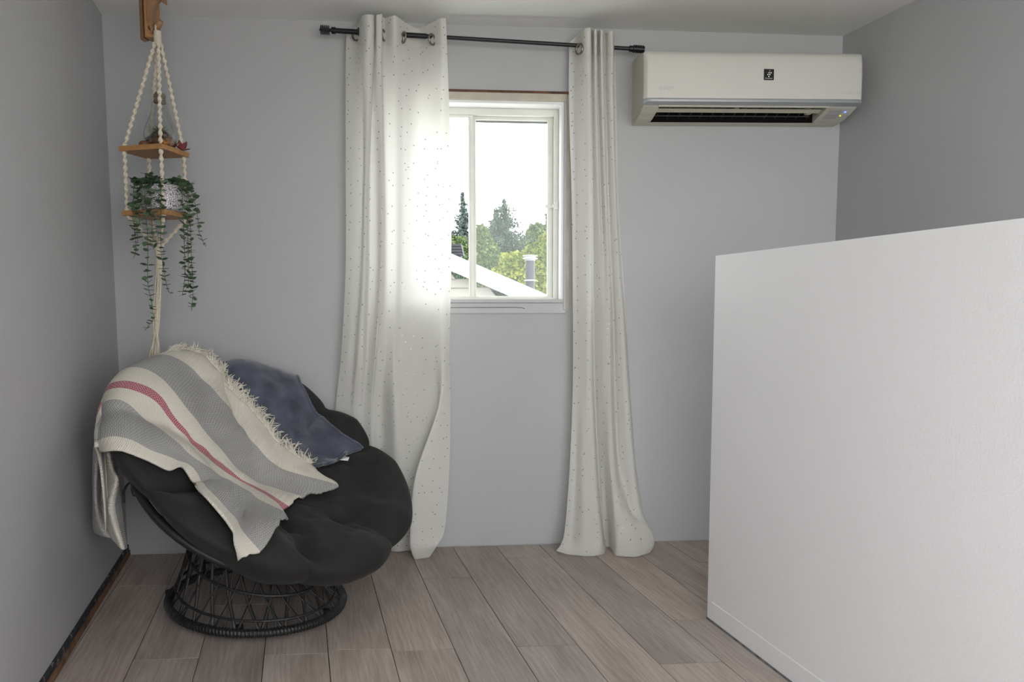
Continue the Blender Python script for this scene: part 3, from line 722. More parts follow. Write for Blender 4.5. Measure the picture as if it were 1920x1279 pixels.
def grommet(parent, px, py, off, nrm, r=.021):
    c = wp(px, py, off)
    mb = MB(); pts = []
    nrm = np.asarray(nrm, float); nrm /= np.linalg.norm(nrm)
    e1 = np.cross(nrm, [0, 0, 1.0]); e1 /= np.linalg.norm(e1); e2 = np.cross(e1, nrm)
    for k in range(28):
        a = 2 * math.pi * k / 28; pts.append(c + r * (e1 * math.cos(a) + e2 * math.sin(a)))
    mb.tube(pts, .0042, 8, closed=True)
    return mb.build('grommet', M_steel, parent, smooth=True)
grommet(cl, 669, 66, .088, WN * 1.0 - WU * .55); grommet(cl, 757, 70, .118, WN * .5 - WU * 1.0); grommet(cl, 810, 74, .118, WN * .6 + WU * .9)
grommet(cl, 719, 66, .115, WN * .25 + WU * 1.0)
grommet(cr_, 1086, 92, .115, WN * .55 - WU * .9); grommet(cr_, 1150, 93, .095, WN * .2 + WU)
# header stitching folds
def header(parent, G3, frac, name):
    i = int(frac * (len(G3) - 1)); row = G3[i]; pts = [p + WN * .0015 for p in row[::2]]
    MB().tube(pts, .0008, 4).build(name, M_curt, parent)
def band(parent, G3, frac):
    i = int(frac * (len(G3) - 1)) + 1; H = G3[:i].copy() - WN * .0022
    MB().grid(H, [[(.3 + j * .003, -k * .01) for j in range(H.shape[1])] for k in range(H.shape[0])]).build('header_band', M_curt, parent, smooth=True)
band(cl, GL, .118); band(cr_, GR, .118)
header(cl, GL, .118, 'header_seam'); header(cr_, GR, .118, 'header_seam'); header(cr_, GR, .955, 'hem_seam'); header(cl, GL, .955, 'hem_seam')

# ---------------------------------------------------------------- air conditioner
S0, S1 = 2.2475, 3.187; TILT = .0137
def A(s, o, z): return W(s, o, z + TILT * (s - S0))
ac = thing('air_conditioner', 'white wall mounted split air conditioner above the white partition', 'air conditioner', A((S0 + S1) / 2, 0, 1.90))
def extr(prof, s0, s1, mb=None):
    mb = mb or MB(); n = len(prof)
    mb.add([A(s0, o, z) for o, z in prof] + [A(s1, o, z) for o, z in prof], [list(range(n)), list(range(n, 2 * n))[::-1]] + [[i, n + i, n + (i + 1) % n, (i + 1) % n] for i in range(n)])
    return mb
body = [(0.0, 2.178), (.06, 2.180), (.12, 2.174), (.18, 2.160), (.222, 2.142), (.236, 2.125), (.236, 1.972), (0.0, 1.972)]
extr(body, S0 + .004, S1 - .004).build('body', M_acside, ac, bevel=.004)
# front cover: shallow shell with rounded ends
fc = []
for o, z in [(.225, 2.152), (.238, 2.143), (.247, 2.128), (.252, 2.10), (.2545, 2.05), (.2555, 1.99), (.2555, 1.957), (.235, 1.957), (.225, 1.96)]: fc.append((o, z))
mbf = MB(); ss_ = [S0, S0 + .003, S0 + .012, S0 + .03, S1 - .03, S1 - .012, S1 - .003, S1]; pull = [.022, .012, .003, 0, 0, .003, .012, .022]
rows_ = []
for s, p in zip(ss_, pull): rows_.append([A(s, (o - p * min(1, max(0, (o - .225) / .02))), z - p * .25 * (z > 2.1)) for o, z in fc])
mbf.grid(rows_); n_ = len(fc); mbf.add(rows_[0], [list(range(n_))]); mbf.add(rows_[-1], [list(range(n_))[::-1]])
mbf.build('front_cover', M_ac, ac, autos=35)
# silver lip
lip = [(.21, 1.957), (.2565, 1.957), (.2615, 1.950), (.259, 1.943), (.245, 1.9385), (.20, 1.938)]
mbl = MB(); rows_ = []
for s, p in zip([S0 - .001, S0 + .004, S0 + .014, S0 + .03, S1 - .03, S1 - .014, S1 - .004, S1 + .001], [.03, .014, .004, 0, 0, .004, .014, .03]):
    rows_.append([A(s, o - p * (o > .22), z) for o, z in lip] + [A(s, lip[0][0], lip[0][1])])
mbl.grid(rows_); mbl.add(rows_[0][:-1], [list(range(6))]); mbl.add(rows_[-1][:-1], [list(range(6))[::-1]])
mbl.build('trim_strip', M_silver, ac, autos=40)
# lower chassis
chk = [(0, 1.974), (.225, 1.974), (.222, 1.944), (.205, 1.934), (.16, 1.919), (.10, 1.907), (.05, 1.902), (0, 1.902)]
def cheek(sa, fb, name):   # sa outer side, fb(o) inner side as a function of offset
    mb = MB(); n = len(chk)
    mb.add([A(sa, o, z) for o, z in chk] + [A(fb(o), o, z) for o, z in chk], [list(range(n)), list(range(n, 2 * n))[::-1]] + [[i, n + i, n + (i + 1) % n, (i + 1) % n] for i in range(n)])
    return mb.build(name, M_acside, ac, bevel=.002)
cheek(S0 + .005, lambda o: S0 + .075 - (.22 - o) * .02, 'left_cheek')
rck = cheek(S1 - .006, lambda o: S1 - .135, 'right_cheek')
extr([(0, 1.974), (.052, 1.974), (.064, 1.903), (0, 1.902)], S0 + .06, S1 - .12).build('bottom_bar', M_acside, ac, bevel=.002)
extr([(.196, 1.972), (.215, 1.972), (.215, 1.9335), (.196, 1.9345)], S0 + .07, S1 - .13).build('upper_bar', M_acside, ac, bevel=.001)
extr([(.052, 1.9715), (.196, 1.9715), (.196, 1.968), (.052, 1.968)], S0 + .06, S1 - .12).build('duct', M_duct, ac)
extr([(.0665, 1.972), (.069, 1.972), (.069, 1.9035), (.0665, 1.9035)], S0 + .062, S1 - .125).build('dark_vent_plate', M_duct, ac)  # dark plate added over the bright inner face to keep the vent dark
extr([(.128, 1.934), (.156, 1.941), (.156, 1.9385), (.128, 1.930)], S0 + .078, S1 - .134).build('louver_flap', M_flap, ac, bevel=.001)
for k in range(15):
    s = S0 + .095 + k * (S1 - S0 - .26) / 14
    extr([(.07, 1.967), (.125, 1.967), (.125, 1.938), (.07, 1.918)], s, s + .003).build('vane', M_fin, ac)
extr([(.086, 1.927), (.091, 1.927), (.091, 1.923), (.086, 1.923)], S0 + .085, S1 - .16).build('vane_link', M_fin, ac)
extr([(.120, 1.966), (.132, 1.966), (.132, 1.937), (.120, 1.937)], S0 + .43, S0 + .445).build('flap_hinge', M_flap, ac)
extr([(.09, 1.966), (.12, 1.966), (.12, 1.93), (.09, 1.93)], S1 - .185, S1 - .16).build('flap_motor', M_flap, ac, bevel=.003)
# display on the sloping underside of the right cheek
def und(s, t, lift=.0008):  # t 0..1 from the front lip to the wall side along the cheek underside
    pr = [(.205, 1.934), (.16, 1.919), (.10, 1.907), (.05, 1.902)]
    x = np.interp(t, [0, .33, .66, 1], [p[0] for p in pr]); z = np.interp(t, [0, .33, .66, 1], [p[1] for p in pr]); return A(s, x, z - lift)
MB().grid([[und(S1 - .115, t) , und(S1 - .055, t)] for t in (.12, .33, .5, .6)]).build('display_window', M_panelgrey, ac)
def led(s, t, r, m, nm):
    c = und(s, t, .0015); MB().lathe([(.0001, -r * .35), (r * .8, -r * .2), (r, .0), (.0001, r * .3)], c, 12).build(nm, m, ac, smooth=True)
led(S1 - .040, .20, .0055, M_ledb, 'blue_indicator_lamp'); led(S1 - .0395, .195, .0028, M_ledhi, 'indicator_highlight'); led(S1 - .047, .40, .0045, M_ledy, 'yellow_indicator_lamp')
MB().grid([[und(S1 - .112, t, .001), und(S1 - .08, t, .001)] for t in (.74, .80, .86)]).build('printed_label', M_acgrey, ac)
# badge with its dots
bz0 = wso(wp(1441, 150, .2565))[2]; bz1 = wso(wp(1441, 129.5, .2565))[2]; bs0 = wso(wp(1432.5, 140, .2565))[0]; bs1 = wso(wp(1451, 140, .2565))[0]
bd = MB().wbox(bs0, bs1, .2540, .2572, bz0, bz1).build('badge', M_badge, ac)
bw, bhh = bs1 - bs0, bz1 - bz0
for (u_, v_, mm) in [(.50, .66, M_badgew), (.70, .66, M_badgew), (.39, .49, M_badgew), (.59, .49, M_badgew), (.49, .31, M_badgew), (.28, .67, M_badger)]:
    c = W(bs0 + bw * u_, .2574, bz0 + bhh * v_)
    d = MB().lathe([(.0001, 0), (bw * .066, 0), (bw * .06, .0004), (.0001, .0005)], c, 12, axis=WN).build('badge_dot', mm, ac); d.parent = bd; d.location = (0, 0, 0)
    d.matrix_parent_inverse.identity()
def text(body_, size, s, o, z, m, parent, name, depth=.0002, tilt=0):
    cu = bpy.data.curves.new(name, 'FONT'); cu.body = body_; cu.size = size; cu.extrude = depth; cu.align_x = 'CENTER'; cu.align_y = 'CENTER'
    to = bpy.data.objects.new(name, cu); col.objects.link(to)
    dg = bpy.context.evaluated_depsgraph_get(); me = bpy.data.meshes.new_from_object(to.evaluated_get(dg)); bpy.data.objects.remove(to)
    mb = MB(); c = W(s, o, z)
    vs = [c + WU * v.co.x + np.array([0, 0, 1.0]) * (v.co.y + tilt * v.co.x) + WN * v.co.z for v in me.vertices]
    mb.add(vs, [list(p.vertices) for p in me.polygons]); bpy.data.meshes.remove(me)
    return mb.build(name, m, parent)
text('Plasmacluster', bhh * .13, bs0 + bw * .5, .2576, bz0 + bhh * .15, M_badgew, ac, 'badge_lettering')
text('ion', bhh * .12, bs0 + bw * .58, .2576, bz0 + bhh * .85, M_badgew, ac, 'badge_lettering')
P1 = wso(wp(1249, 165.5, .2565)); text('SHARP', .021, P1[0], .2558, P1[2], M_acgrey, ac, 'brand_lettering', tilt=TILT)
P2 = wso(wp(1595, 174.5, .2565)); text('ECO INVERTER', .0125, P2[0], .2558, P2[2], M_acgrey, ac, 'series_lettering', tilt=TILT)

# ---------------------------------------------------------------- round bowl chair
RIMC = np.array([-.8864, 2.7450, .5704]); AXA, AZA = -.4507, .6361
R_RIM, H_TOP, PHM, H_BOT = .5585, .115, .8343, .085
cn = np.array([math.sin(AZA) * math.cos(AXA), math.sin(AZA) * math.sin(AXA), math.cos(AZA)])
ce1 = np.array([math.cos(AZA) * math.cos(AXA), math.cos(AZA) * math.sin(AXA), -math.sin(AZA)]); ce2 = np.cross(cn, ce1)
RS = R_RIM / math.sin(PHM); CS = RIMC + cn * RS * math.cos(PHM)
def sph(phi, th, r): return CS + r * (math.sin(phi) * (math.cos(th) * ce1 + math.sin(th) * ce2) - math.cos(phi) * cn)
def project(P):
    v = np.asarray(P) - C0; c = v @ FW; return np.array([CX + FPX * (v @ RT) / c, CY - FPX * (v @ UP) / c])
# seam directions: one seam meets the rim where the photo shows the notch
ths = np.linspace(0, 2 * math.pi, 720)
NSEG = 8
th_n = min(ths, key=lambda t: np.linalg.norm(project(sph(PHM, t, RS)) - np.array([712, 822])))
def rim_angle(px, py): return min(ths, key=lambda t: np.linalg.norm(project(sph(PHM, t, RS)) - np.array([px, py])))
SEAMS = sorted(rim_angle(*q) for q in [(624, 753), (714, 820), (752, 1012), (604, 1080), (420, 1040), (262, 900), (200, 760), (400, 690)])
TH_L = rim_angle(268, 945)
def seam(th):
    d = min(abs((th - s + math.pi) % (2 * math.pi) - math.pi) for s in SEAMS)
    return min(1.0, d / .26) ** .55
def cushion_pt(rho, th, top):
    c = seam(th)
    dl = (th - TH_L + math.pi) % (2 * math.pi) - math.pi; g = math.exp(-(dl / .55) ** 2)
    phm = PHM * (1 - .085 * (1 - c)) * (1 - .07 * g)
    prof = math.sqrt(max(0.0, 1 - rho ** 6))
    mid = min(1, rho / .25)
    if top:
        h = H_TOP * prof * (1 - .72 * (1 - c) * (.15 + .75 * min(1, max(0, (rho - .25) / .6)))) * (.55 + .45 * mid)
    else: h = H_BOT * prof * (.75 + .25 * c) * (1 - .6 * g)
    w = .026 * fbm(math.cos(th) * 3 * rho + 5, math.sin(th) * 3 * rho, 1.7 if top else 4.1, .9, 3) * prof
    w += .016 * math.sin(th * 23 + 7 * fbm(rho * 3, th, 0, 1.0, 2)) * (1 - c) * prof * (rho > .3)
    return sph(rho * phm, th, RS - (h + w) if top else RS + h)
chair = thing('bowl_chair', 'black round rattan bowl chair with a tufted black cushion', 'chair', (-.97, 2.74, 0))
M_cush = mat('black_cotton_canvas', (.016, .0155, .0155), .78, bump=.35, bscale=500, vary=.15, vscale=7, sheen=.04, spec=.3)
NT, NR = 192, 34
rhos = [1 - (1 - k / (NR - 1)) ** 1.6 for k in range(NR)]
mbc = MB(); vs = []; fs = []
rings_ = [(r, True) for r in rhos[1:]] + [(r, False) for r in rhos[1:-1][::-1]]
vs.append(cushion_pt(0.001, 0, True))
for r, tp in rings_:
    for k in range(NT): vs.append(cushion_pt(r, 2 * math.pi * k / NT, tp))
vs.append(cushion_pt(0.001, 0, False))
for k in range(NT): fs.append([0, 1 + k, 1 + (k + 1) % NT])
for i in range(len(rings_) - 1):
    for k in range(NT):
        l = (k + 1) % NT; fs.append([1 + i * NT + k, 1 + (i + 1) * NT + k, 1 + (i + 1) * NT + l, 1 + i * NT + l])
last = len(vs) - 1; b0 = 1 + (len(rings_) - 1) * NT
for k in range(NT): fs.append([last, b0 + (k + 1) % NT, b0 + k])
# orient outward
def nrm(f): a, b, c = (np.asarray(vs[i]) for i in f[:3]); return np.cross(b - a, c - a)
if nrm(fs[len(fs) // 8]) @ cn < 0: fs = [f[::-1] for f in fs]
mbc.add(vs, fs)
mbc.build('cushion', M_cush, chair, smooth=True)
BVH = BVHTree.FromPolygons([tuple(v) for v in vs], fs)
# seam piping and centre button
for th in SEAMS:
    MB().tube([cushion_pt(r, th, True) + cn * .0005 for r in np.linspace(.08, .995, 22)], .0022, 5).build('seam_piping', M_cush, chair, smooth=True)
bc = cushion_pt(.001, 0, True); MB().lathe([(.022, -.004), (.022, .003), (.014, .007), (.0001, .009)], bc, 16, axis=cn).build('button', M_cush, chair, smooth=True)
# bowl frame
RO_ = RS + .050
MB().tube([sph(PHM * .70, t, RO_) for t in np.linspace(0, 2 * math.pi, 73)[:-1]], .014, 8, closed=True).build('bowl_rim', M_rattan, chair, smooth=True)
for ph in (.25, .45, .58): MB().tube([sph(PHM * ph, t, RO_) for t in np.linspace(0, 2 * math.pi, 61)[:-1]], .007, 6, closed=True).build('bowl_hoop', M_rattan, chair, smooth=True)
for k in range(20):
    t = 2 * math.pi * k / 20; MB().tube([sph(PHM * p, t, RO_) for p in np.linspace(.25, .70, 10)], .007, 6).build('bowl_rib', M_rattan, chair, smooth=True)
# base: flared lattice drum
def ring_img(t, z): 
    x = 479 + 164 * math.cos(t) - 0 * math.sin(t); y = 1126 - 5 * math.cos(t) + 62 * math.sin(t); return at_z(x, y, z)
bring = [ring_img(t, .034) for t in np.linspace(0, 2 * math.pi, 97)[:-1]]
bcen = np.mean(bring, 0)
def base_pt(t, k):   # k 0 bottom ring .. 1 contact ring under the bowl
    p = ring_img(t, .034); q = bcen + (p - bcen) * (1 - .40 * k ** .8)
    d = np.linalg.norm((q - CS)[:2]); zt = CS[2] - math.sqrt(max(.0, (RO_ + .012) ** 2 - d * d)); zt = max(zt, .10)
    q0 = bcen + (p - bcen) * .60; d0 = np.linalg.norm((q0 - CS)[:2]); z1 = max(.09, CS[2] - math.sqrt((RO_ + .012) ** 2 - d0 * d0))
    q[2] = .034 + (z1 - .034) * k
    return q
MB().tube(bring, .013, 10, closed=True).build('base_ring', M_rattan, chair, smooth=True)
wr = MB()
wpts = []
for i in range(97 * 14):
    t = 2 * math.pi * i / (97 * 14); c = ring_img(t, .034); e = (c - bcen); e[2] = 0; e /= np.linalg.norm(e); a = i * 2 * math.pi / 9
    wpts.append(c + (e * math.cos(a) + np.array([0, 0, 1]) * math.sin(a)) * .0138)
wr.tube(wpts, .0028, 4, closed=True).build('ring_wrapping', M_rattan, chair)
for kk, rr in ((1.0, .011), (.55, .006), (.16, .005)):
    MB().tube([base_pt(t, kk) for t in np.linspace(0, 2 * math.pi, 73)[:-1]], rr, 8, closed=True).build('base_hoop', M_rattan, chair, smooth=True)
for k in range(22):
    t = 2 * math.pi * (k + .3) / 22
    for sg in (-1, 1):
        MB().tube([base_pt(t + sg * .36 * q, q) for q in np.linspace(0, 1, 7)], .0058, 6, prof=(1, .45)).build('lattice_strand', M_rattan, chair, smooth=True)
for k in range(10):
    t = 2 * math.pi * (k + .1) / 10
    MB().tube([base_pt(t, q) for q in np.linspace(0, 1, 6)], .0032, 6).build('upright_wire', M_rattan, chair, smooth=True)
for t in (.62, 1.75, 3.3, 4.7, 5.7):
    c = ring_img(t, 0.0); MB().lathe([(.011, 0.0), (.013, .008), (.012, .03)], c, 12).build('foot', M_rattan, chair, autos=40)
# tie under the rim
TY = 2.56
MB().tube([at_y(x, y, TY) for x, y in crom([(252, 902), (240, 908), (233, 920), (232, 930), (233, 942)], 16)], .0042, 6).build('cushion_tie', M_rattan, chair, smooth=True)
MB().tube([at_y(x, y, TY) for x, y in crom([(252, 902), (247, 914), (249, 927), (254, 929), (258, 920), (256, 908), (250, 900)], 22)], .0032, 6).build('cushion_tie', M_rattan, chair, smooth=True)

# ---------------------------------------------------------------- throws on the chair
def drape(px, py, off):
    d = ray(px, py); dn = d / np.linalg.norm(d)
    loc, nr, idx, dist = BVH.ray_cast(Vector(C0), Vector(dn))
    if loc is None:
        best = None
        for t in np.linspace(2.0, 4.2, 90):
            p = C0 + dn * t; l, n_, i_, ds = BVH.find_nearest(Vector(p))
            if best is None or ds < best[0]: best = (ds, l, n_, p)
        l = np.array(best[1]); p = best[3]
        dirv = p - l; ds = np.linalg.norm(dirv)
        return l + (dirv / (ds + 1e-9)) * min(max(ds, off), off + .05)
    return np.array(loc) + np.array(nr) * off
def push(P, off):
    l, n_, i_, ds = BVH.find_nearest(Vector(P)); l = np.array(l); n_ = np.array(n_)
    s = (np.asarray(P) - l) @ n_
    if s < off: return np.asarray(P) + n_ * (off - s)
    return np.asarray(P)
def relax(G, off, it=6, lock_edges=True):
    G = G.copy()
    for _ in range(it):
        H = G.copy()
        H[1:-1, 1:-1] = .5 * G[1:-1, 1:-1] + .125 * (G[:-2, 1:-1] + G[2:, 1:-1] + G[1:-1, :-2] + G[1:-1, 2:])
        G = H
    for i in range(G.shape[0]):
        for j in range(G.shape[1]): G[i, j] = push(G[i, j], off)
    return G
def back_rows(row, n, step, off, dirs):
    out = []; P = [p.copy() for p in row]
    for k in range(n):
        d = np.asarray(dirs[min(k, len(dirs) - 1)], float); d /= np.linalg.norm(d)
        P = [push(p + d * step, off) for p in P]
        out.append(np.array(P))
    return out
BK = [(-.25, .75, -.1), (-.2, .6, -.6), (-.1, .3, -.9), (0, .1, -1), (0, 0, -1)]
# blue plush blanket
def z7(x, y): return (400 + x / 2.665, 640 + y / 2.665)
BL = [[(-40, 118), (60, 108), (150, 110), (235, 125), (320, 152), (408, 195)],
      [(-20, 190), (90, 200), (190, 210), (280, 225), (370, 245), (445, 270)],
      [(60, 290), (150, 300), (250, 310), (340, 320), (420, 330), (490, 345)],
      [(180, 410), (270, 415), (350, 410), (430, 405), (500, 400), (560, 412)],
      [(320, 540), (390, 530), (460, 505), (530, 480), (600, 462), (640, 475)],
      [(450, 625), (500, 610), (560, 580), (620, 545), (680, 518), (727, 535)],
      [(470, 650), (530, 640), (590, 620), (640, 590), (690, 562), (722, 550)]]
g2 = crom2(np.array([[z7(*p) for p in r] for r in BL]), 60, 50)
GB = np.array([[drape(x, y, .014) for x, y in r] for r in g2])
GB = relax(GB, .007, 8)
GB = np.concatenate([np.array(back_rows(GB[0], 6, .045, .010, BK))[::-1], GB])
for i in range(GB.shape[0]):
    for j in range(GB.shape[1]):
        p = GB[i, j]; GB[i, j] = p + cn * .007 * fbm(p[0], p[1], p[2], 9, 3)
M_blue = mat('slate_blue_plush', (.068, .075, .105), .95, bump=.9, bscale=260, vary=.38, vscale=14, sheen=.45, spec=.1)
bb_ = GB.mean((0, 1))
blue = thing('plush_blanket', 'slate blue plush blanket lying under the fringed throw', 'blanket', GB[-1].mean(0))
MB().grid(GB).build('cloth', M_blue, blue, smooth=True, solid=.011)
e0, e1 = GB[-1][-1], GB[-1][-8]
MB().tube([p + cn * .004 for p in GB[6:, -1]], .0075, 8).build('hem', M_blue, blue, smooth=True)
MB().tube([p + cn * .004 for p in GB[-1, :]], .0075, 8).build('hem', M_blue, blue, smooth=True)
tg = [drape(*z7(x, y), .014) for x, y in [(640, 578), (683, 592), (676, 606), (622, 606)]]
MB().add([t_ for t_ in tg] + [t_ + cn * .002 for t_ in tg], [[3, 2, 1, 0], [4, 5, 6, 7], [0, 1, 5, 4], [1, 2, 6, 5], [2, 3, 7, 6], [3, 0, 4, 7]]).build('care_label', mat('white_label_satin', (.75, .74, .72), .6), blue)['label'] = 'small white care label'
# striped throw
def z6(x, y): return (150 + x / 2.906, 640 + y / 2.906)
VL = [0, .12, .33, .445, .50, .615, .83, 1.0]
TL = [
    [(75, 580), (150, 590), (250, 625), (340, 672), (440, 715), (530, 712), (620, 850), (760, 1020), (885, 1180)],
    [(78, 545), (170, 545), (270, 572), (360, 618), (470, 660), (575, 690), (660, 830), (810, 1000), (985, 1158)],
    [(82, 470), (150, 365), (235, 352), (325, 435), (420, 540), (530, 625), (700, 740), (880, 850), (1090, 985)],
    [(90, 430), (130, 335), (200, 292), (290, 298), (400, 345), (531, 498), (652, 664), (838, 789), (1118, 955)],
    [(94, 395), (140, 300), (220, 255), (310, 262), (420, 320), (542, 484), (682, 628), (842, 783), (1132, 941)],
    [(165, 262), (240, 200), (330, 198), (410, 240), (500, 340), (620, 485), (740, 625), (890, 765), (1205, 880)],
    [(400, 125), (480, 120), (570, 160), (650, 235), (730, 330), (830, 450), (930, 570), (1080, 715), (1398, 828)],
    [(462, 95), (560, 92), (640, 108), (690, 160), (760, 230), (850, 320), (960, 450), (1070, 590), (1245, 700)]]
ctrl = np.array([[z6(*p) for p in r] for r in TL])           # (v, w, 2)
ctrl = np.transpose(ctrl, (1, 0, 2))                         # (w, v, 2)
NW, NV = 96, 78
tmp = crom(ctrl, NW)
vd = np.linspace(0, 1, NV)
g2 = np.zeros((NW, NV, 2))
for i in range(NW):
    for k in range(2):
        # smooth interpolation over uneven v knots
        kn = np.array(VL); val = tmp[i, :, k]
        m = np.gradient(val, kn)
        idx = np.clip(np.searchsorted(kn, vd) - 1, 0, len(kn) - 2); h = kn[idx + 1] - kn[idx]; t = (vd - kn[idx]) / h
        g2[i, :, k] = (2 * t ** 3 - 3 * t ** 2 + 1) * val[idx] + (t ** 3 - 2 * t ** 2 + t) * h * m[idx] + (-2 * t ** 3 + 3 * t ** 2) * val[idx + 1] + (t ** 3 - t ** 2) * h * m[idx + 1]
GT = np.array([[drape(x, y, .030) for x, y in r] for r in g2])
GT = relax(GT, .028, 6)
br = back_rows(GT[0], 8, .045, .022, BK)
GT = np.concatenate([np.array(br)[::-1], GT])
wl = np.concatenate([[0], np.cumsum(np.linalg.norm(np.diff(GT, axis=0), axis=2).mean(1))])
for i in range(GT.shape[0]):
    for j in range(NV):
        p = GT[i, j]; v = vd[j]
        # soft lengthwise ridges plus the ruffle near the free end
        q = max(0, (i - (GT.shape[0] - 30)) / 30)
        amp = .004 * math.sin(v * 19 + wl[i] * 3) + .006 * fbm(p[0], p[1], p[2], 7, 2) + q * .010 * math.sin(v * 24 + 1.2)
        GT[i, j] = push(p + cn * amp * .6, .026)
for _ in range(4):
    GT[1:-1, 1:-1] = .5 * GT[1:-1, 1:-1] + .125 * (GT[:-2, 1:-1] + GT[2:, 1:-1] + GT[1:-1, :-2] + GT[1:-1, 2:])
    GT[1:-1, 0] = .5 * GT[1:-1, 0] + .25 * (GT[:-2, 0] + GT[2:, 0]); GT[1:-1, -1] = .5 * GT[1:-1, -1] + .25 * (GT[:-2, -1] + GT[2:, -1])
def throw_mat():
    m = bpy.data.materials.new('striped_knit_throw'); N, L, P = nodes(m)
    uvn = N.new('ShaderNodeUVMap'); uvn.uv_map = 'UVMap'; sp = N.new('ShaderNodeSeparateXYZ'); L.new(uvn.outputs[0], sp.inputs[0])
    def ramp(stops):
        r = N.new('ShaderNodeValToRGB'); r.color_ramp.interpolation = 'CONSTANT'; e = r.color_ramp.elements
        e[0].position = 0; e[0].color = (*stops[0][1], 1); e[1].position = stops[1][0]; e[1].color = (*stops[1][1], 1)
        for p, c in stops[2:]: x = e.new(p); x.color = (*c, 1)
        L.new(sp.outputs[0], r.inputs[0]); return r
    cream = (.66, .62, .55); grey = (.235, .23, .23); red = (.27, .045, .085); lt = (.44, .43, .41)
    r1 = ramp([(0, cream), (.12, grey), (.33, cream), (.445, red), (.50, cream), (.615, grey), (.83, cream)])
    r2 = ramp([(0, (.60, .56, .49)), (.12, lt), (.33, (.60, .56, .49)), (.445, (.55, .30, .32)), (.50, (.60, .56, .49)), (.615, lt), (.83, (.60, .56, .49))])
    mp = N.new('ShaderNodeMapping'); mp.inputs['Scale'].default_value = (1, 1, 1); L.new(uvn.outputs[0], mp.inputs[0])
    # basket weave cells: u spans ~0.62 m of cloth, v is metres
    sc = N.new('ShaderNodeVectorMath'); sc.operation = 'MULTIPLY'; sc.inputs[1].default_value = (.66 / .0105, 1 / .0105, 0); L.new(uvn.outputs[0], sc.inputs[0])
    br_ = N.new('ShaderNodeTexBrick'); br_.inputs['Scale'].default_value = 1; br_.inputs['Mortar Size'].default_value = .11; br_.inputs['Mortar Smooth'].default_value = .3
    br_.inputs['Brick Width'].default_value = 1.0; br_.inputs['Row Height'].default_value = .5; br_.offset = .5
    br_.inputs['Color1'].default_value = (0, 0, 0, 1); br_.inputs['Color2'].default_value = (0, 0, 0, 1); br_.inputs['Mortar'].default_value = (1, 1, 1, 1)
    L.new(sc.outputs[0], br_.inputs['Vector'])
    mx = N.new('ShaderNodeMixRGB'); L.new(br_.outputs['Color'], mx.inputs[0]); L.new(r1.outputs[0], mx.inputs[1]); L.new(r2.outputs[0], mx.inputs[2])
    L.new(mx.outputs[0], P.inputs['Base Color']); P.inputs['Roughness'].default_value = .95; P.inputs['Specular IOR Level'].default_value = .1
    P.inputs['Sheen Weight'].default_value = .15
    wv = N.new('ShaderNodeTexWave'); wv.bands_direction = 'Y'; wv.inputs['Scale'].default_value = 45; wv.inputs['Distortion'].default_value = 1; L.new(uvn.outputs[0], wv.inputs['Vector'])
    ad = N.new('ShaderNodeMath'); ad.operation = 'ADD'; L.new(br_.outputs['Fac'], ad.inputs[0]); L.new(wv.outputs['Fac'], ad.inputs[1])
    b = N.new('ShaderNodeBump'); b.inputs['Strength'].default_value = .5; b.inputs['Distance'].default_value = .003; L.new(ad.outputs[0], b.inputs['Height']); L.new(b.outputs[0], P.inputs['Normal'])
    return m
M_throw = throw_mat()
throw = thing('fringed_throw', 'cream throw with grey bands and a red stripe draped over the bowl chair', 'blanket', GT[-1].mean(0))
uvT = [[(vd[j], wl[i]) for j in range(NV)] for i in range(GT.shape[0])]
MB().grid(GT, uvT).build('cloth', M_throw, throw, smooth=True, solid=.007)
# hanging corner at the side wall
HC = [[(176, 838, 2.60), (184, 842, 2.52), (190, 844, 2.60), (203, 848, 2.53), (214, 850, 2.60)],
      [(175, 872, 2.61), (180, 880, 2.52), (192, 880, 2.60), (209, 880, 2.52), (217, 880, 2.59)],
      [(175, 915, 2.61), (179, 918, 2.53), (190, 915, 2.60), (218, 900, 2.50), (223, 912, 2.58)],
      [(175, 955, 2.61), (180, 946, 2.53), (190, 950, 2.59), (206, 948, 2.51), (227, 945, 2.57)],
      [(175, 985, 2.61), (185, 978, 2.55), (198, 980, 2.58), (214, 984, 2.51), (231, 980, 2.57)],
      [(178, 999, 2.61), (196, 1006, 2.57), (212, 1012, 2.57), (229, 1030, 2.52), (238, 1028, 2.55)]]
gd = crom2(np.array(HC, float), 46, 44)
GH = np.array([[at_y(x, y, Y) for x, y, Y in r] for r in gd])
uvH = [[(float(np.interp(j / 43, [0, .25, .5, .75, 1], [.30, .20, .13, .03, .28])) , .5 + i * .008) for j in range(44)] for i in range(46)]
MB().grid(GH, uvH).build('hanging_corner', M_throw, throw, smooth=True, solid=.006)
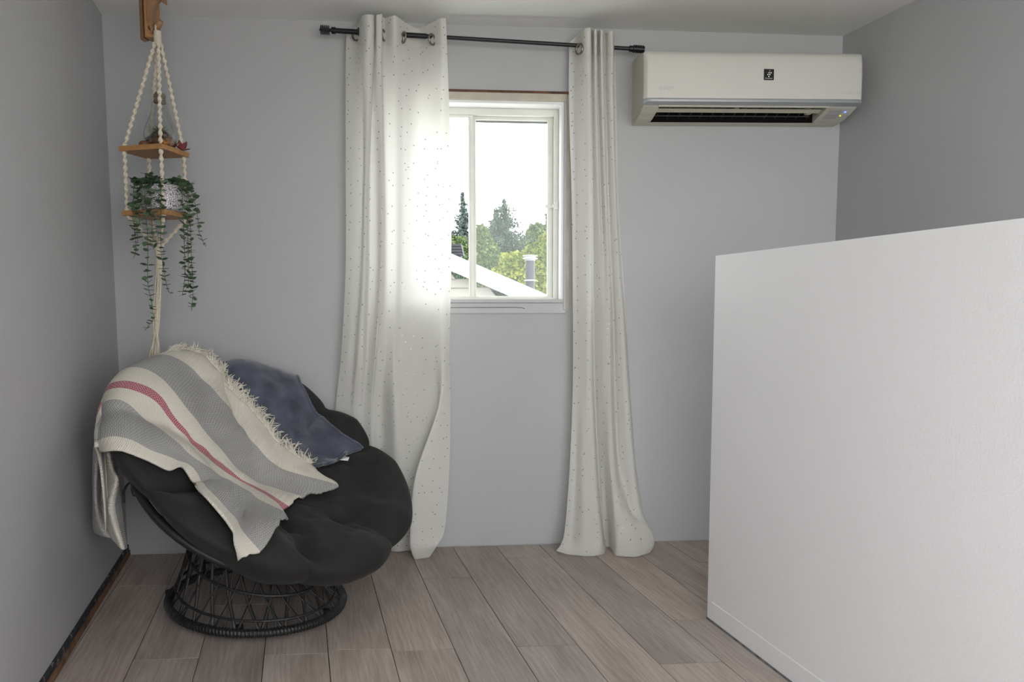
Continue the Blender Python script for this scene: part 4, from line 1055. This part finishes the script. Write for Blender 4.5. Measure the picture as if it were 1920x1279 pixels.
# thick hem roll on the front edge and fringe on the far edge
M_fringe = mat('cream_yarn', (.66, .62, .54), .95, vary=.12, vscale=60)
fr_ = MB(); r = np.random.default_rng(3)
i0 = 4
for k in range(900):
    fi = i0 + r.random() * (GT.shape[0] - 1 - i0); i = int(fi); fq = fi - i
    if i >= GT.shape[0] - 1: continue
    p = GT[i, -1] * (1 - fq) + GT[i + 1, -1] * fq; q = GT[i, -4] * (1 - fq) + GT[i + 1, -4] * fq
    d = p - q; d /= np.linalg.norm(d); tl = GT[i + 1, -1] - GT[i, -1]; tl /= np.linalg.norm(tl) + 1e-9
    Lf = .036 + .03 * r.random(); pts = [p + cn * .004 * r.random()]
    hd = d + tl * r.normal() * .35
    cur = pts[0]; curl = r.normal() * .6
    for s in range(5):
        hd = hd + tl * curl * .35 + cn * r.normal() * .15 + r.normal(size=3) * .12; hd /= np.linalg.norm(hd)
        cur = push(cur + hd * Lf / 5, .012 + .012 * r.random()); pts.append(cur)
    fr_.tube(pts, [.0022, .0021, .002, .0019, .0017, .0012], 4)
fo = fr_.build('fringe', M_fringe, throw, smooth=True); fo['kind'] = 'stuff'

# ---------------------------------------------------------------- hanging macrame shelf
SC = {'near': np.array([-1.326, 2.90]), 'left': np.array([-1.514, 2.951]), 'far': np.array([-1.4815, 3.112]), 'right': np.array([-1.302, 3.078])}
cxy = sum(SC.values()) / 4
ZS1, ZS2, TH = 1.684, 1.444, .019
HX, HYY = at_y(295, 60, 3.0)[0], 3.0
z_ring = at_y(295, 58, 3.0)[2]; z_neck = at_y(295, 84, 3.0)[2]
# wall... ceiling bracket
M_hookw = M_hook
br0 = at_y(258, 60, 3.02); br1 = at_y(290, 60, 2.98)
hk = thing('wooden_hook_bracket', 'brown wooden hook bracket fixed to the ceiling above the hanging shelf', 'hook', (br1[0], 3.0, CEIL))
zb_ = at_y(270, 70, 3.0)[2]
x0_ = at_y(259.5, 40, 3.02)[0]; xA = at_y(269, 40, 3.01)[0]; xB = at_y(274, 40, 3.0)[0]; x1_ = at_y(288, 40, 2.98)[0]
MB().add([(x0_, 3.03, zb_ + .002), (xA, 3.0, zb_), (xA, 3.045, zb_), (x0_, 3.06, zb_ + .002), (x0_, 3.03, CEIL), (xA, 3.0, CEIL), (xA, 3.045, CEIL), (x0_, 3.06, CEIL)],
         [[3, 2, 1, 0], [4, 5, 6, 7], [0, 1, 5, 4], [1, 2, 6, 5], [2, 3, 7, 6], [3, 0, 4, 7]]).build('back_board', M_wood, hk, bevel=.001)
MB().box(xA - .001, xB + .003, 3.005, 3.04, zb_ + .001, CEIL).build('groove', M_wood2, hk)
MB().box(xB, x1_, 2.985, 3.035, zb_ - .004, CEIL).build('front_board', M_wood, hk, bevel=.001)
# curved arm from the board, sweeping up and out; the profile is cut from a plank
arm_o = [(276, 30), (284, 58), (286, 62), (289, 48), (288.5, 34), (288, 22), (289, 12), (293, 3), (297, -2), (303, 2), (308, 6), (307.5, -3), (302, -14), (292, -20), (280, -18), (276, -5)]
arm = [at_y(x, y, 2.975) for x, y in arm_o]
mb = MB(); n_ = len(arm); mb.add([(p[0], 2.972, p[2]) for p in arm] + [(p[0], 3.0, p[2]) for p in arm], [list(range(n_))[::-1], list(range(n_, 2 * n_))] + [[i, (i + 1) % n_, n_ + (i + 1) % n_, n_ + i] for i in range(n_)])
mb.build('curved_arm', M_hookw, hk)
peg = [at_y(x, y, Y) for x, y, Y in [(282, 54, 2.995), (289, 51, 2.985), (294, 50, 2.975), (298, 46, 2.965), (301.5, 39, 2.96)]]
MB().tube(peg, [.012, .013, .0135, .012, .009], 12).build('peg', M_hookw, hk, smooth=True)
hang = thing('macrame_hanger', 'cream macrame hanger with two square wooden shelves and a long tassel', 'hanging shelf', (cxy[0], cxy[1], ZS2))
HB = np.array([at_y(295, 60, 2.98)[0], 2.98, 0])
pr_ = []
for k in range(30):
    a = 2 * math.pi * k / 30; c = at_y(295, 51, 2.972); pr_.append(c + np.array([math.cos(a) * .004, math.sin(a) * .019, 0]) * [1, 0, 0] + np.array([0, math.sin(a) * .012, math.cos(a) * .018]))
MB().tube(pr_, .0035, 6, closed=True).build('hanging_loop', M_rope, hang, smooth=True)
zt_, zn_ = at_y(295, 58, 2.98)[2], at_y(295, 84, 2.98)[2]
prof = []; nwr = 9
for k in range(nwr * 4 + 1):
    z = zn_ + (zt_ - zn_) * k / (nwr * 4); prof.append((.0125 + .0012 * abs(math.sin(k * math.pi / 4)), z))
MB().lathe([(.0001, prof[0][1])] + prof + [(.0001, prof[-1][1])], (HB[0], HB[1], 0), 16).build('wrapped_neck', M_rope, hang, smooth=True)
def macrame(p0, p1, name='macrame_cord', r=.0115, pitch=.052, sag=0, knot=.0052):
    p0, p1 = np.asarray(p0, float), np.asarray(p1, float); L = np.linalg.norm(p1 - p0); n = max(12, int(L / .0013))
    pts = [p0 + (p1 - p0) * k / n for k in range(n + 1)]
    tw = [2 * math.pi * (L * k / n) / pitch / 1.0 * .5 * 2 for k in range(n + 1)]
    rr = [r * (.82 + .20 * abs(math.sin(math.pi * (L * k / n) / knot))) for k in range(n + 1)]
    return MB().tube(pts, rr, 10, prof=(.78, .42), twist=tw).build(name, M_rope, hang, smooth=True)
def inset(c, k=.84): return cxy + (c - cxy) * k
neck = np.array([HB[0], HB[1], zn_ + .006])
for nm, c in SC.items():
    q = inset(c); side = (q - cxy) / np.linalg.norm(q - cxy)
    macrame(neck + np.array([side[0] * .010, side[1] * .010, 0]), [q[0], q[1], ZS1 + TH - .002])
    macrame([q[0], q[1], ZS1 + .001], [q[0], q[1], ZS2 + TH - .002])
z_k = at_y(297, 463, 3.0)[2]; kx = at_y(297, 463, 3.0)[0]
for nm, c in SC.items():
    q = inset(c); macrame([q[0], q[1], ZS2 + .001], [kx + (q[0] - cxy[0]) * .08, 3.0 + (q[1] - cxy[1]) * .08, z_k])
def shelf(z):
    cs = [SC['near'], SC['right'], SC['far'], SC['left']]
    # board ends trimmed by a narrow edge strip
    mb = MB().prism(cs, z, z + TH); ob = mb.build('shelf_board', M_wood, hang, bevel=.0015)
    return ob
shelf(ZS1); shelf(ZS2)
MB().lathe([(.0001, .022), (.012, .018), (.0145, 0), (.012, -.02), (.0085, -.028)], (kx, 3.0, z_k - .01), 14).build('gathering_knot', M_rope, hang, smooth=True)
r = np.random.default_rng(11)
for k in range(18):
    a = r.random() * 6.28; rad = .003 + .008 * math.sqrt(r.random())
    xt = kx + rad * math.cos(a); yt = 3.0 + rad * math.sin(a)
    xb_px = 276 + 25 * r.random() if k > 5 else 288 + 12 * r.random(); yb_px = 676 + 14 * r.random()
    pb = at_y(xb_px, yb_px, 3.0 + rad * math.sin(a)); pm_ = at_y(293 + 7 * (r.random() - .5) + 3 * math.cos(a), 600, 3.0 + rad * math.sin(a))
    pts = crom([np.array([xt, yt, z_k - .03]), at_y(297 + 5 * math.cos(a), 520, yt), pm_, pm_ * .45 + pb * .55 + [.004, 0, 0], pb], 16)
    MB().tube(pts, .0026, 6).build('tassel_cord', M_rope, hang, smooth=True)

# light bulb terrarium on the upper shelf
BX, BY = at_y(303, 270, 3.0)[0], 3.0; ZT = ZS1 + TH
bulb = thing('bulb_terrarium', 'clear glass light bulb terrarium standing on the upper hanging shelf', 'terrarium', (BX, BY, ZT))
M_bulb = bpy.data.materials.new('clear_bulb_glass'); N_, L_, P_ = nodes(M_bulb); N_.remove(P_)
gt = N_.new('ShaderNodeBsdfTransparent'); gt.inputs[0].default_value = (.88, .90, .89, 1); gg = N_.new('ShaderNodeBsdfGlossy'); gg.inputs['Roughness'].default_value = .05
lw = N_.new('ShaderNodeLayerWeight'); lw.inputs[0].default_value = .32; gm = N_.new('ShaderNodeMixShader'); L_.new(lw.outputs['Facing'], gm.inputs[0])
L_.new(gt.outputs[0], gm.inputs[1]); L_.new(gg.outputs[0], gm.inputs[2]); L_.new(gm.outputs[0], N_['Material Output'].inputs[0])
gp = crom([(.034, .001), (.050, .010), (.061, .036), (.060, .062), (.050, .092), (.038, .120), (.031, .150), (.030, .166), (.027, .172)], 40)
MB().lathe([(float(a), float(b)) for a, b in gp], (BX, BY, ZT), 36).build('glass_bulb', M_bulb, bulb, smooth=True)
M_cap = mat('aged_screw_cap', (.40, .34, .28), .35, metal=.9)
cp = [(.022, .168)]
for k in range(25): cp.append((.0205 + .0022 * math.sin(k * 2 * math.pi / 5), .171 + k * .0013))
cp += [(.016, .206), (.010, .210), (.0001, .212)]
MB().lathe(cp, (BX, BY, ZT), 24).build('screw_cap', M_cap, bulb, smooth=True)
M_air = mat('air_plant_green', (.09, .16, .055), .6, vary=.3, vscale=60)
ap = thing('air_plant', 'small spiky green air plant inside the glass bulb', 'plant', (BX - .004, BY - .01, ZT + .056))
r = np.random.default_rng(21)
for k in range(34):
    a = r.random() * 6.283; el = .25 + 1.1 * r.random(); Lp = .030 + .018 * r.random(); c = np.array([BX - .002, BY - .008, ZT + .056])
    d = np.array([math.cos(a) * math.cos(el), math.sin(a) * math.cos(el), math.sin(el)])
    pts = [c + d * Lp * q + np.array([0, 0, -.006 * q * q]) for q in (0, .35, .7, 1)]
    MB().tube(pts, [.0022, .0026, .0018, .0004], 5, prof=(1, .4)).build('leaf', M_air, ap, smooth=True)
M_stone = [mat('brown_pebble_%s' % n, c, .35, vary=.45, vscale=45) for n, c in (('dark', (.06, .035, .025)), ('rust', (.17, .07, .035)), ('tan', (.24, .14, .08)))]
def pebble(c, rx, ry, rz_, m, name, label, cat, group=None, seed=0):
    prof = [(.0001, -1)] + [(math.cos(t), math.sin(t)) for t in np.linspace(-1.4, 1.4, 11)] + [(.0001, 1)]
    mb = MB().lathe(prof, (0, 0, 0), 18)
    mb.v = [tuple(np.array(c) + np.array([p[0] * rx, p[1] * ry, p[2] * rz_]) * (1 + .13 * fbm(p[0] + seed, p[1], p[2], 1.7, 2))) for p in mb.v]
    o = mb.build(name, m, smooth=True, origin=(c[0], c[1], c[2] - rz_)); tag(o, label, cat, group); return o
gpb = 'polished pebbles inside the bulb'
PEB = [(-.032, -.014, .024, .023, 0), (.0, -.032, .022, .020, 1), (.031, -.012, .023, .022, 2), (-.004, .012, .025, .024, 0), (.024, .026, .024, .021, 1), (-.028, .024, .023, .021, 2), (-.012, -.018, .044, .017, 0), (.018, -.012, .046, .017, 0)]
PLAB = ['blackish brown polished pebble at the bottom of the glass bulb', 'rust red polished pebble at the bottom of the glass bulb', 'pale tan polished pebble at the bottom of the glass bulb']
for k, (dx, dy, dz, s, mi) in enumerate(PEB):
    pebble((BX + dx, BY + dy, ZT + dz), s, s, s * .9, M_stone[mi], 'pebble', PLAB[mi], 'pebble', gpb, k)
# dried seed pod, orange chip and dried flower petals outside the bulb
pc = at_y(270, 272, 2.965)
pod = thing('seed_pod', 'round ribbed brown seed pod on the upper shelf beside the bulb', 'seed pod', (pc[0], 2.965, ZT))
mbp = MB()
for k in range(9):
    z = .002 + k * .0022
    mbp.lathe([(.0001, z), (.0185 * math.sqrt(max(.05, 1 - ((k - 3) / 6.5) ** 2)), z), (.0185 * math.sqrt(max(.05, 1 - ((k - 2.5) / 6.5) ** 2)), z + .0017), (.0001, z + .0019)], (pc[0], 2.965, ZT), 16)
mbp.build('ribbed_shell', M_stone[1], pod, smooth=False)
M_red = mat('dried_red_petal', (.20, .03, .03), .55, vary=.5, vscale=70); M_or = mat('orange_wood_chip', (.42, .17, .04), .6, vary=.3, vscale=50)
def petals(name, c, R_, n, label, seed, m, h=.022):
    t = thing(name, label, 'dried flower', c)
    r = np.random.default_rng(seed)
    for k in range(n):
        a = 2 * math.pi * k / n + r.normal() * .2; e = .5 + .7 * r.random(); d = np.array([math.cos(a) * math.cos(e), math.sin(a) * math.cos(e), math.sin(e)]); s_ = np.array([-math.sin(a), math.cos(a), 0])
        L = R_ * (.8 + .4 * r.random()); rows_ = []
        for q in (0, .3, .6, .85, 1):
            w = L * .36 * math.sin(math.pi * min(.98, .12 + q * .86)); m_ = np.asarray(c) + d * L * q + np.array([0, 0, .001 - .3 * L * q * q * (e < .8)])
            rows_.append([m_ - s_ * w, m_ + np.array([0, 0, -w * .4]), m_ + s_ * w])
        rows_ = [[np.array([p[0], p[1], max(p[2], ZT + .0006)]) for p in rw] for rw in rows_]
        MB().grid(rows_).build('petal', m, t, smooth=True, solid=.0012)
    MB().lathe([(.0001, 0), (R_ * .28, .0), (R_ * .2, R_ * .3), (.0001, R_ * .35)], c, 10).build('flower_core', M_stone[0], t, smooth=True)
p_r = at_y(345, 284, 3.03); petals('dried_flower', (p_r[0] - .004, 3.03, ZT), .036, 8, 'dark red dried flower at the shelf corner under the rope', 5, M_red)
p_o = at_y(309, 275, 2.935); petals('dried_flower', (p_o[0], 2.935, ZT), .022, 6, 'orange dried flower in front of the glass bulb', 9, M_or)

# potted trailing eucalyptus on the lower shelf
def crackle():
    m = bpy.data.materials.new('white_crackle_ceramic'); N, L, P = nodes(m); tc = N.new('ShaderNodeTexCoord')
    v = N.new('ShaderNodeTexVoronoi'); v.feature = 'DISTANCE_TO_EDGE'; v.inputs['Scale'].default_value = 130; L.new(tc.outputs['Object'], v.inputs['Vector'])
    r_ = N.new('ShaderNodeValToRGB'); e = r_.color_ramp.elements; e[0].position = .04; e[0].color = (.03, .03, .035, 1); e[1].position = .10; e[1].color = (.62, .60, .61, 1)
    L.new(v.outputs['Distance'], r_.inputs[0]); L.new(r_.outputs[0], P.inputs['Base Color']); P.inputs['Roughness'].default_value = .35; return m
ZP = ZS2 + TH; PX, PY = at_y(307, 370, 3.0)[0], 3.0
plant = thing('potted_eucalyptus', 'trailing eucalyptus in a white crackled pot on the lower hanging shelf', 'potted plant', (PX, PY, ZP))
MB().lathe([(.0001, 0), (.066, 0), (.078, .006), (.082, .03), (.082, .092), (.080, .096), (.075, .094), (.072, .080), (.0001, .078)], (PX, PY, ZP), 36).build('pot', crackle(), plant, autos=40)
M_leaf = [mat('eucalyptus_green_%s' % n, c, .6, vary=.25, vscale=30) for n, c in (('deep', (.045, .085, .042)), ('mid', (.082, .14, .072)), ('pale', (.14, .20, .125)))]
M_stem = mat('green_stem', (.10, .13, .06), .7)
# one leaf mesh for each green, shared by every leaf
def leaf_mesh(m):
    rows_ = []
    for q in np.linspace(0, 1, 6):
        w = .42 * math.sin(math.pi * min(.97, .06 + .90 * q ** .85)); rows_.append([(q, -w, .06 * q), (q, 0, -.05 + .10 * q), (q, w, .06 * q)])
    mb = MB().grid(rows_); me = bpy.data.meshes.new('leaf'); me.from_pydata(mb.v, [], mb.f); me.materials.append(m)
    me.polygons.foreach_set('use_smooth', [True] * len(me.polygons)); return me
LM = [leaf_mesh(m) for m in M_leaf]
from mathutils import Matrix
po = np.array(plant['_o'])
LEAVES = []
def add_leaf(parent, P, d, size, m):
    d = np.asarray(d, float); d /= np.linalg.norm(d); upv = np.array([0, 0, 1.0]) + rng.normal(size=3) * .35
    s_ = np.cross(upv, d); s_ /= np.linalg.norm(s_) + 1e-9; u_ = np.cross(d, s_)
    LEAVES.append((size, parent, np.asarray(P) - po, d, s_, u_, m))
VN = [([(262, 338), (252, 345), (250, 372), (250, 400), (253, 440), (255, 468), (250, 484)], 2.93),
      ([(280, 336), (272, 350), (273, 395), (277, 450), (277, 528), (284, 566), (288, 597), (280, 608), (272, 620)], 2.89),
      ([(288, 336), (283, 352), (284, 400), (286, 440), (288, 468)], 2.875),
      ([(303, 336), (302, 350), (302, 400), (302, 469), (306, 500), (310, 522), (314, 540), (318, 549)], 2.875),
      ([(330, 338), (340, 352), (343, 406), (345, 440), (346, 475), (347, 513), (342, 553)], 2.91),
      ([(338, 338), (352, 360), (356, 419), (358, 450), (359, 488), (362, 538), (359, 583)], 2.93),
      ([(338, 342), (358, 360), (366, 384), (372, 419), (374, 438), (386, 462)], 2.95),
      ([(345, 345), (351, 380), (352, 440), (353, 488), (353, 540)], 2.90),
      ([(262, 342), (258, 365), (260, 395), (262, 420)], 2.90), ([(270, 335), (262, 350), (256, 390), (258, 455)], 2.915)]
nleaf = 0
top_c = np.array([PX, PY, ZP + .085])
for pts, Yf in VN:
    W3 = []
    for k, (x, y) in enumerate(pts):
        Yk = Yf + (.05 if k == 0 else (.02 if k == 1 else 0)) ; W3.append(at_y(x, y, Yk))
    pl3 = crom([top_c] + W3, 60)
    v = MB().tube(pl3, .0011, 5).build('trailing_stem', M_stem, plant, smooth=True)
    Ls = np.concatenate([[0], np.cumsum(np.linalg.norm(np.diff(pl3, axis=0), axis=1))]); tot = Ls[-1]
    s = .045; side = 0
    while s < tot:
        i = min(np.searchsorted(Ls, s), 59); P = pl3[i]; a = side * math.pi / 2 + rng.normal() * .35
        frac = s / tot; size = (.026 - .008 * frac) * (.75 + .5 * rng.random()); mi = int(rng.choice([0, 1, 2], p=[.35, .45, .2]))
        for k in (0, 1):
            d = np.array([math.cos(a + k * math.pi) , math.sin(a + k * math.pi) * .7, .15 + rng.normal() * .25]); add_leaf(v, P, d, size, mi); nleaf += 1
        side += 1; s += .0135 + .006 * rng.random()
# crown of short sprigs
for k in range(15):
    a = rng.random() * 6.283; L = .05 + .03 * rng.random(); d = np.array([math.cos(a) * .8, math.sin(a) * .8, .75 + .3 * rng.random()]); 
    if k < 5: d[0] = -abs(d[0])
    d /= np.linalg.norm(d)
    b0_ = top_c + np.array([math.cos(a) * .04, math.sin(a) * .04, 0]); pts = [b0_ + d * L * q + np.array([0, 0, -.02 * q * q]) + np.array([math.cos(a), math.sin(a), 0]) * .02 * q * q for q in (0, .33, .66, 1)]
    v = MB().tube(pts, .0011, 5).build('sprig', M_stem, plant, smooth=True)
    for q in (.35, .6, .82, 1.0):
        P = np.array([np.interp(q, (0, .33, .66, 1), [p[c] for p in pts]) for c in range(3)])
        for s_ in (0, 1):
            aa = rng.random() * 6.28; add_leaf(v, P, (math.cos(aa), math.sin(aa), .2 + rng.normal() * .3), .022 * (.8 + .4 * rng.random()), int(rng.choice([0, 1, 2], p=[.5, .4, .1]))); nleaf += 1
LEAVES.sort(key=lambda q: -q[0])
rest = MB()
for k, (size, parent, P, d, s_, u_, m) in enumerate(LEAVES):
    if k < 300:
        o = bpy.data.objects.new('leaf', LM[m]); col.objects.link(o); o.parent = parent
        o.matrix_local = Matrix(((d[0] * size, s_[0] * size, u_[0] * size, P[0]), (d[1] * size, s_[1] * size, u_[1] * size, P[1]), (d[2] * size, s_[2] * size, u_[2] * size, P[2]), (0, 0, 0, 1)))
    else:
        rest.add([P + po + size * (d * v.co.x + s_ * v.co.y + u_ * v.co.z) for v in LM[m].vertices], [list(f.vertices) for f in LM[m].polygons], None, m)
if rest.v: rest.build('small_leaves', M_leaf, plant, smooth=True)['kind'] = 'stuff'
for o in bpy.data.objects:
    if '_o' in o: del o['_o']
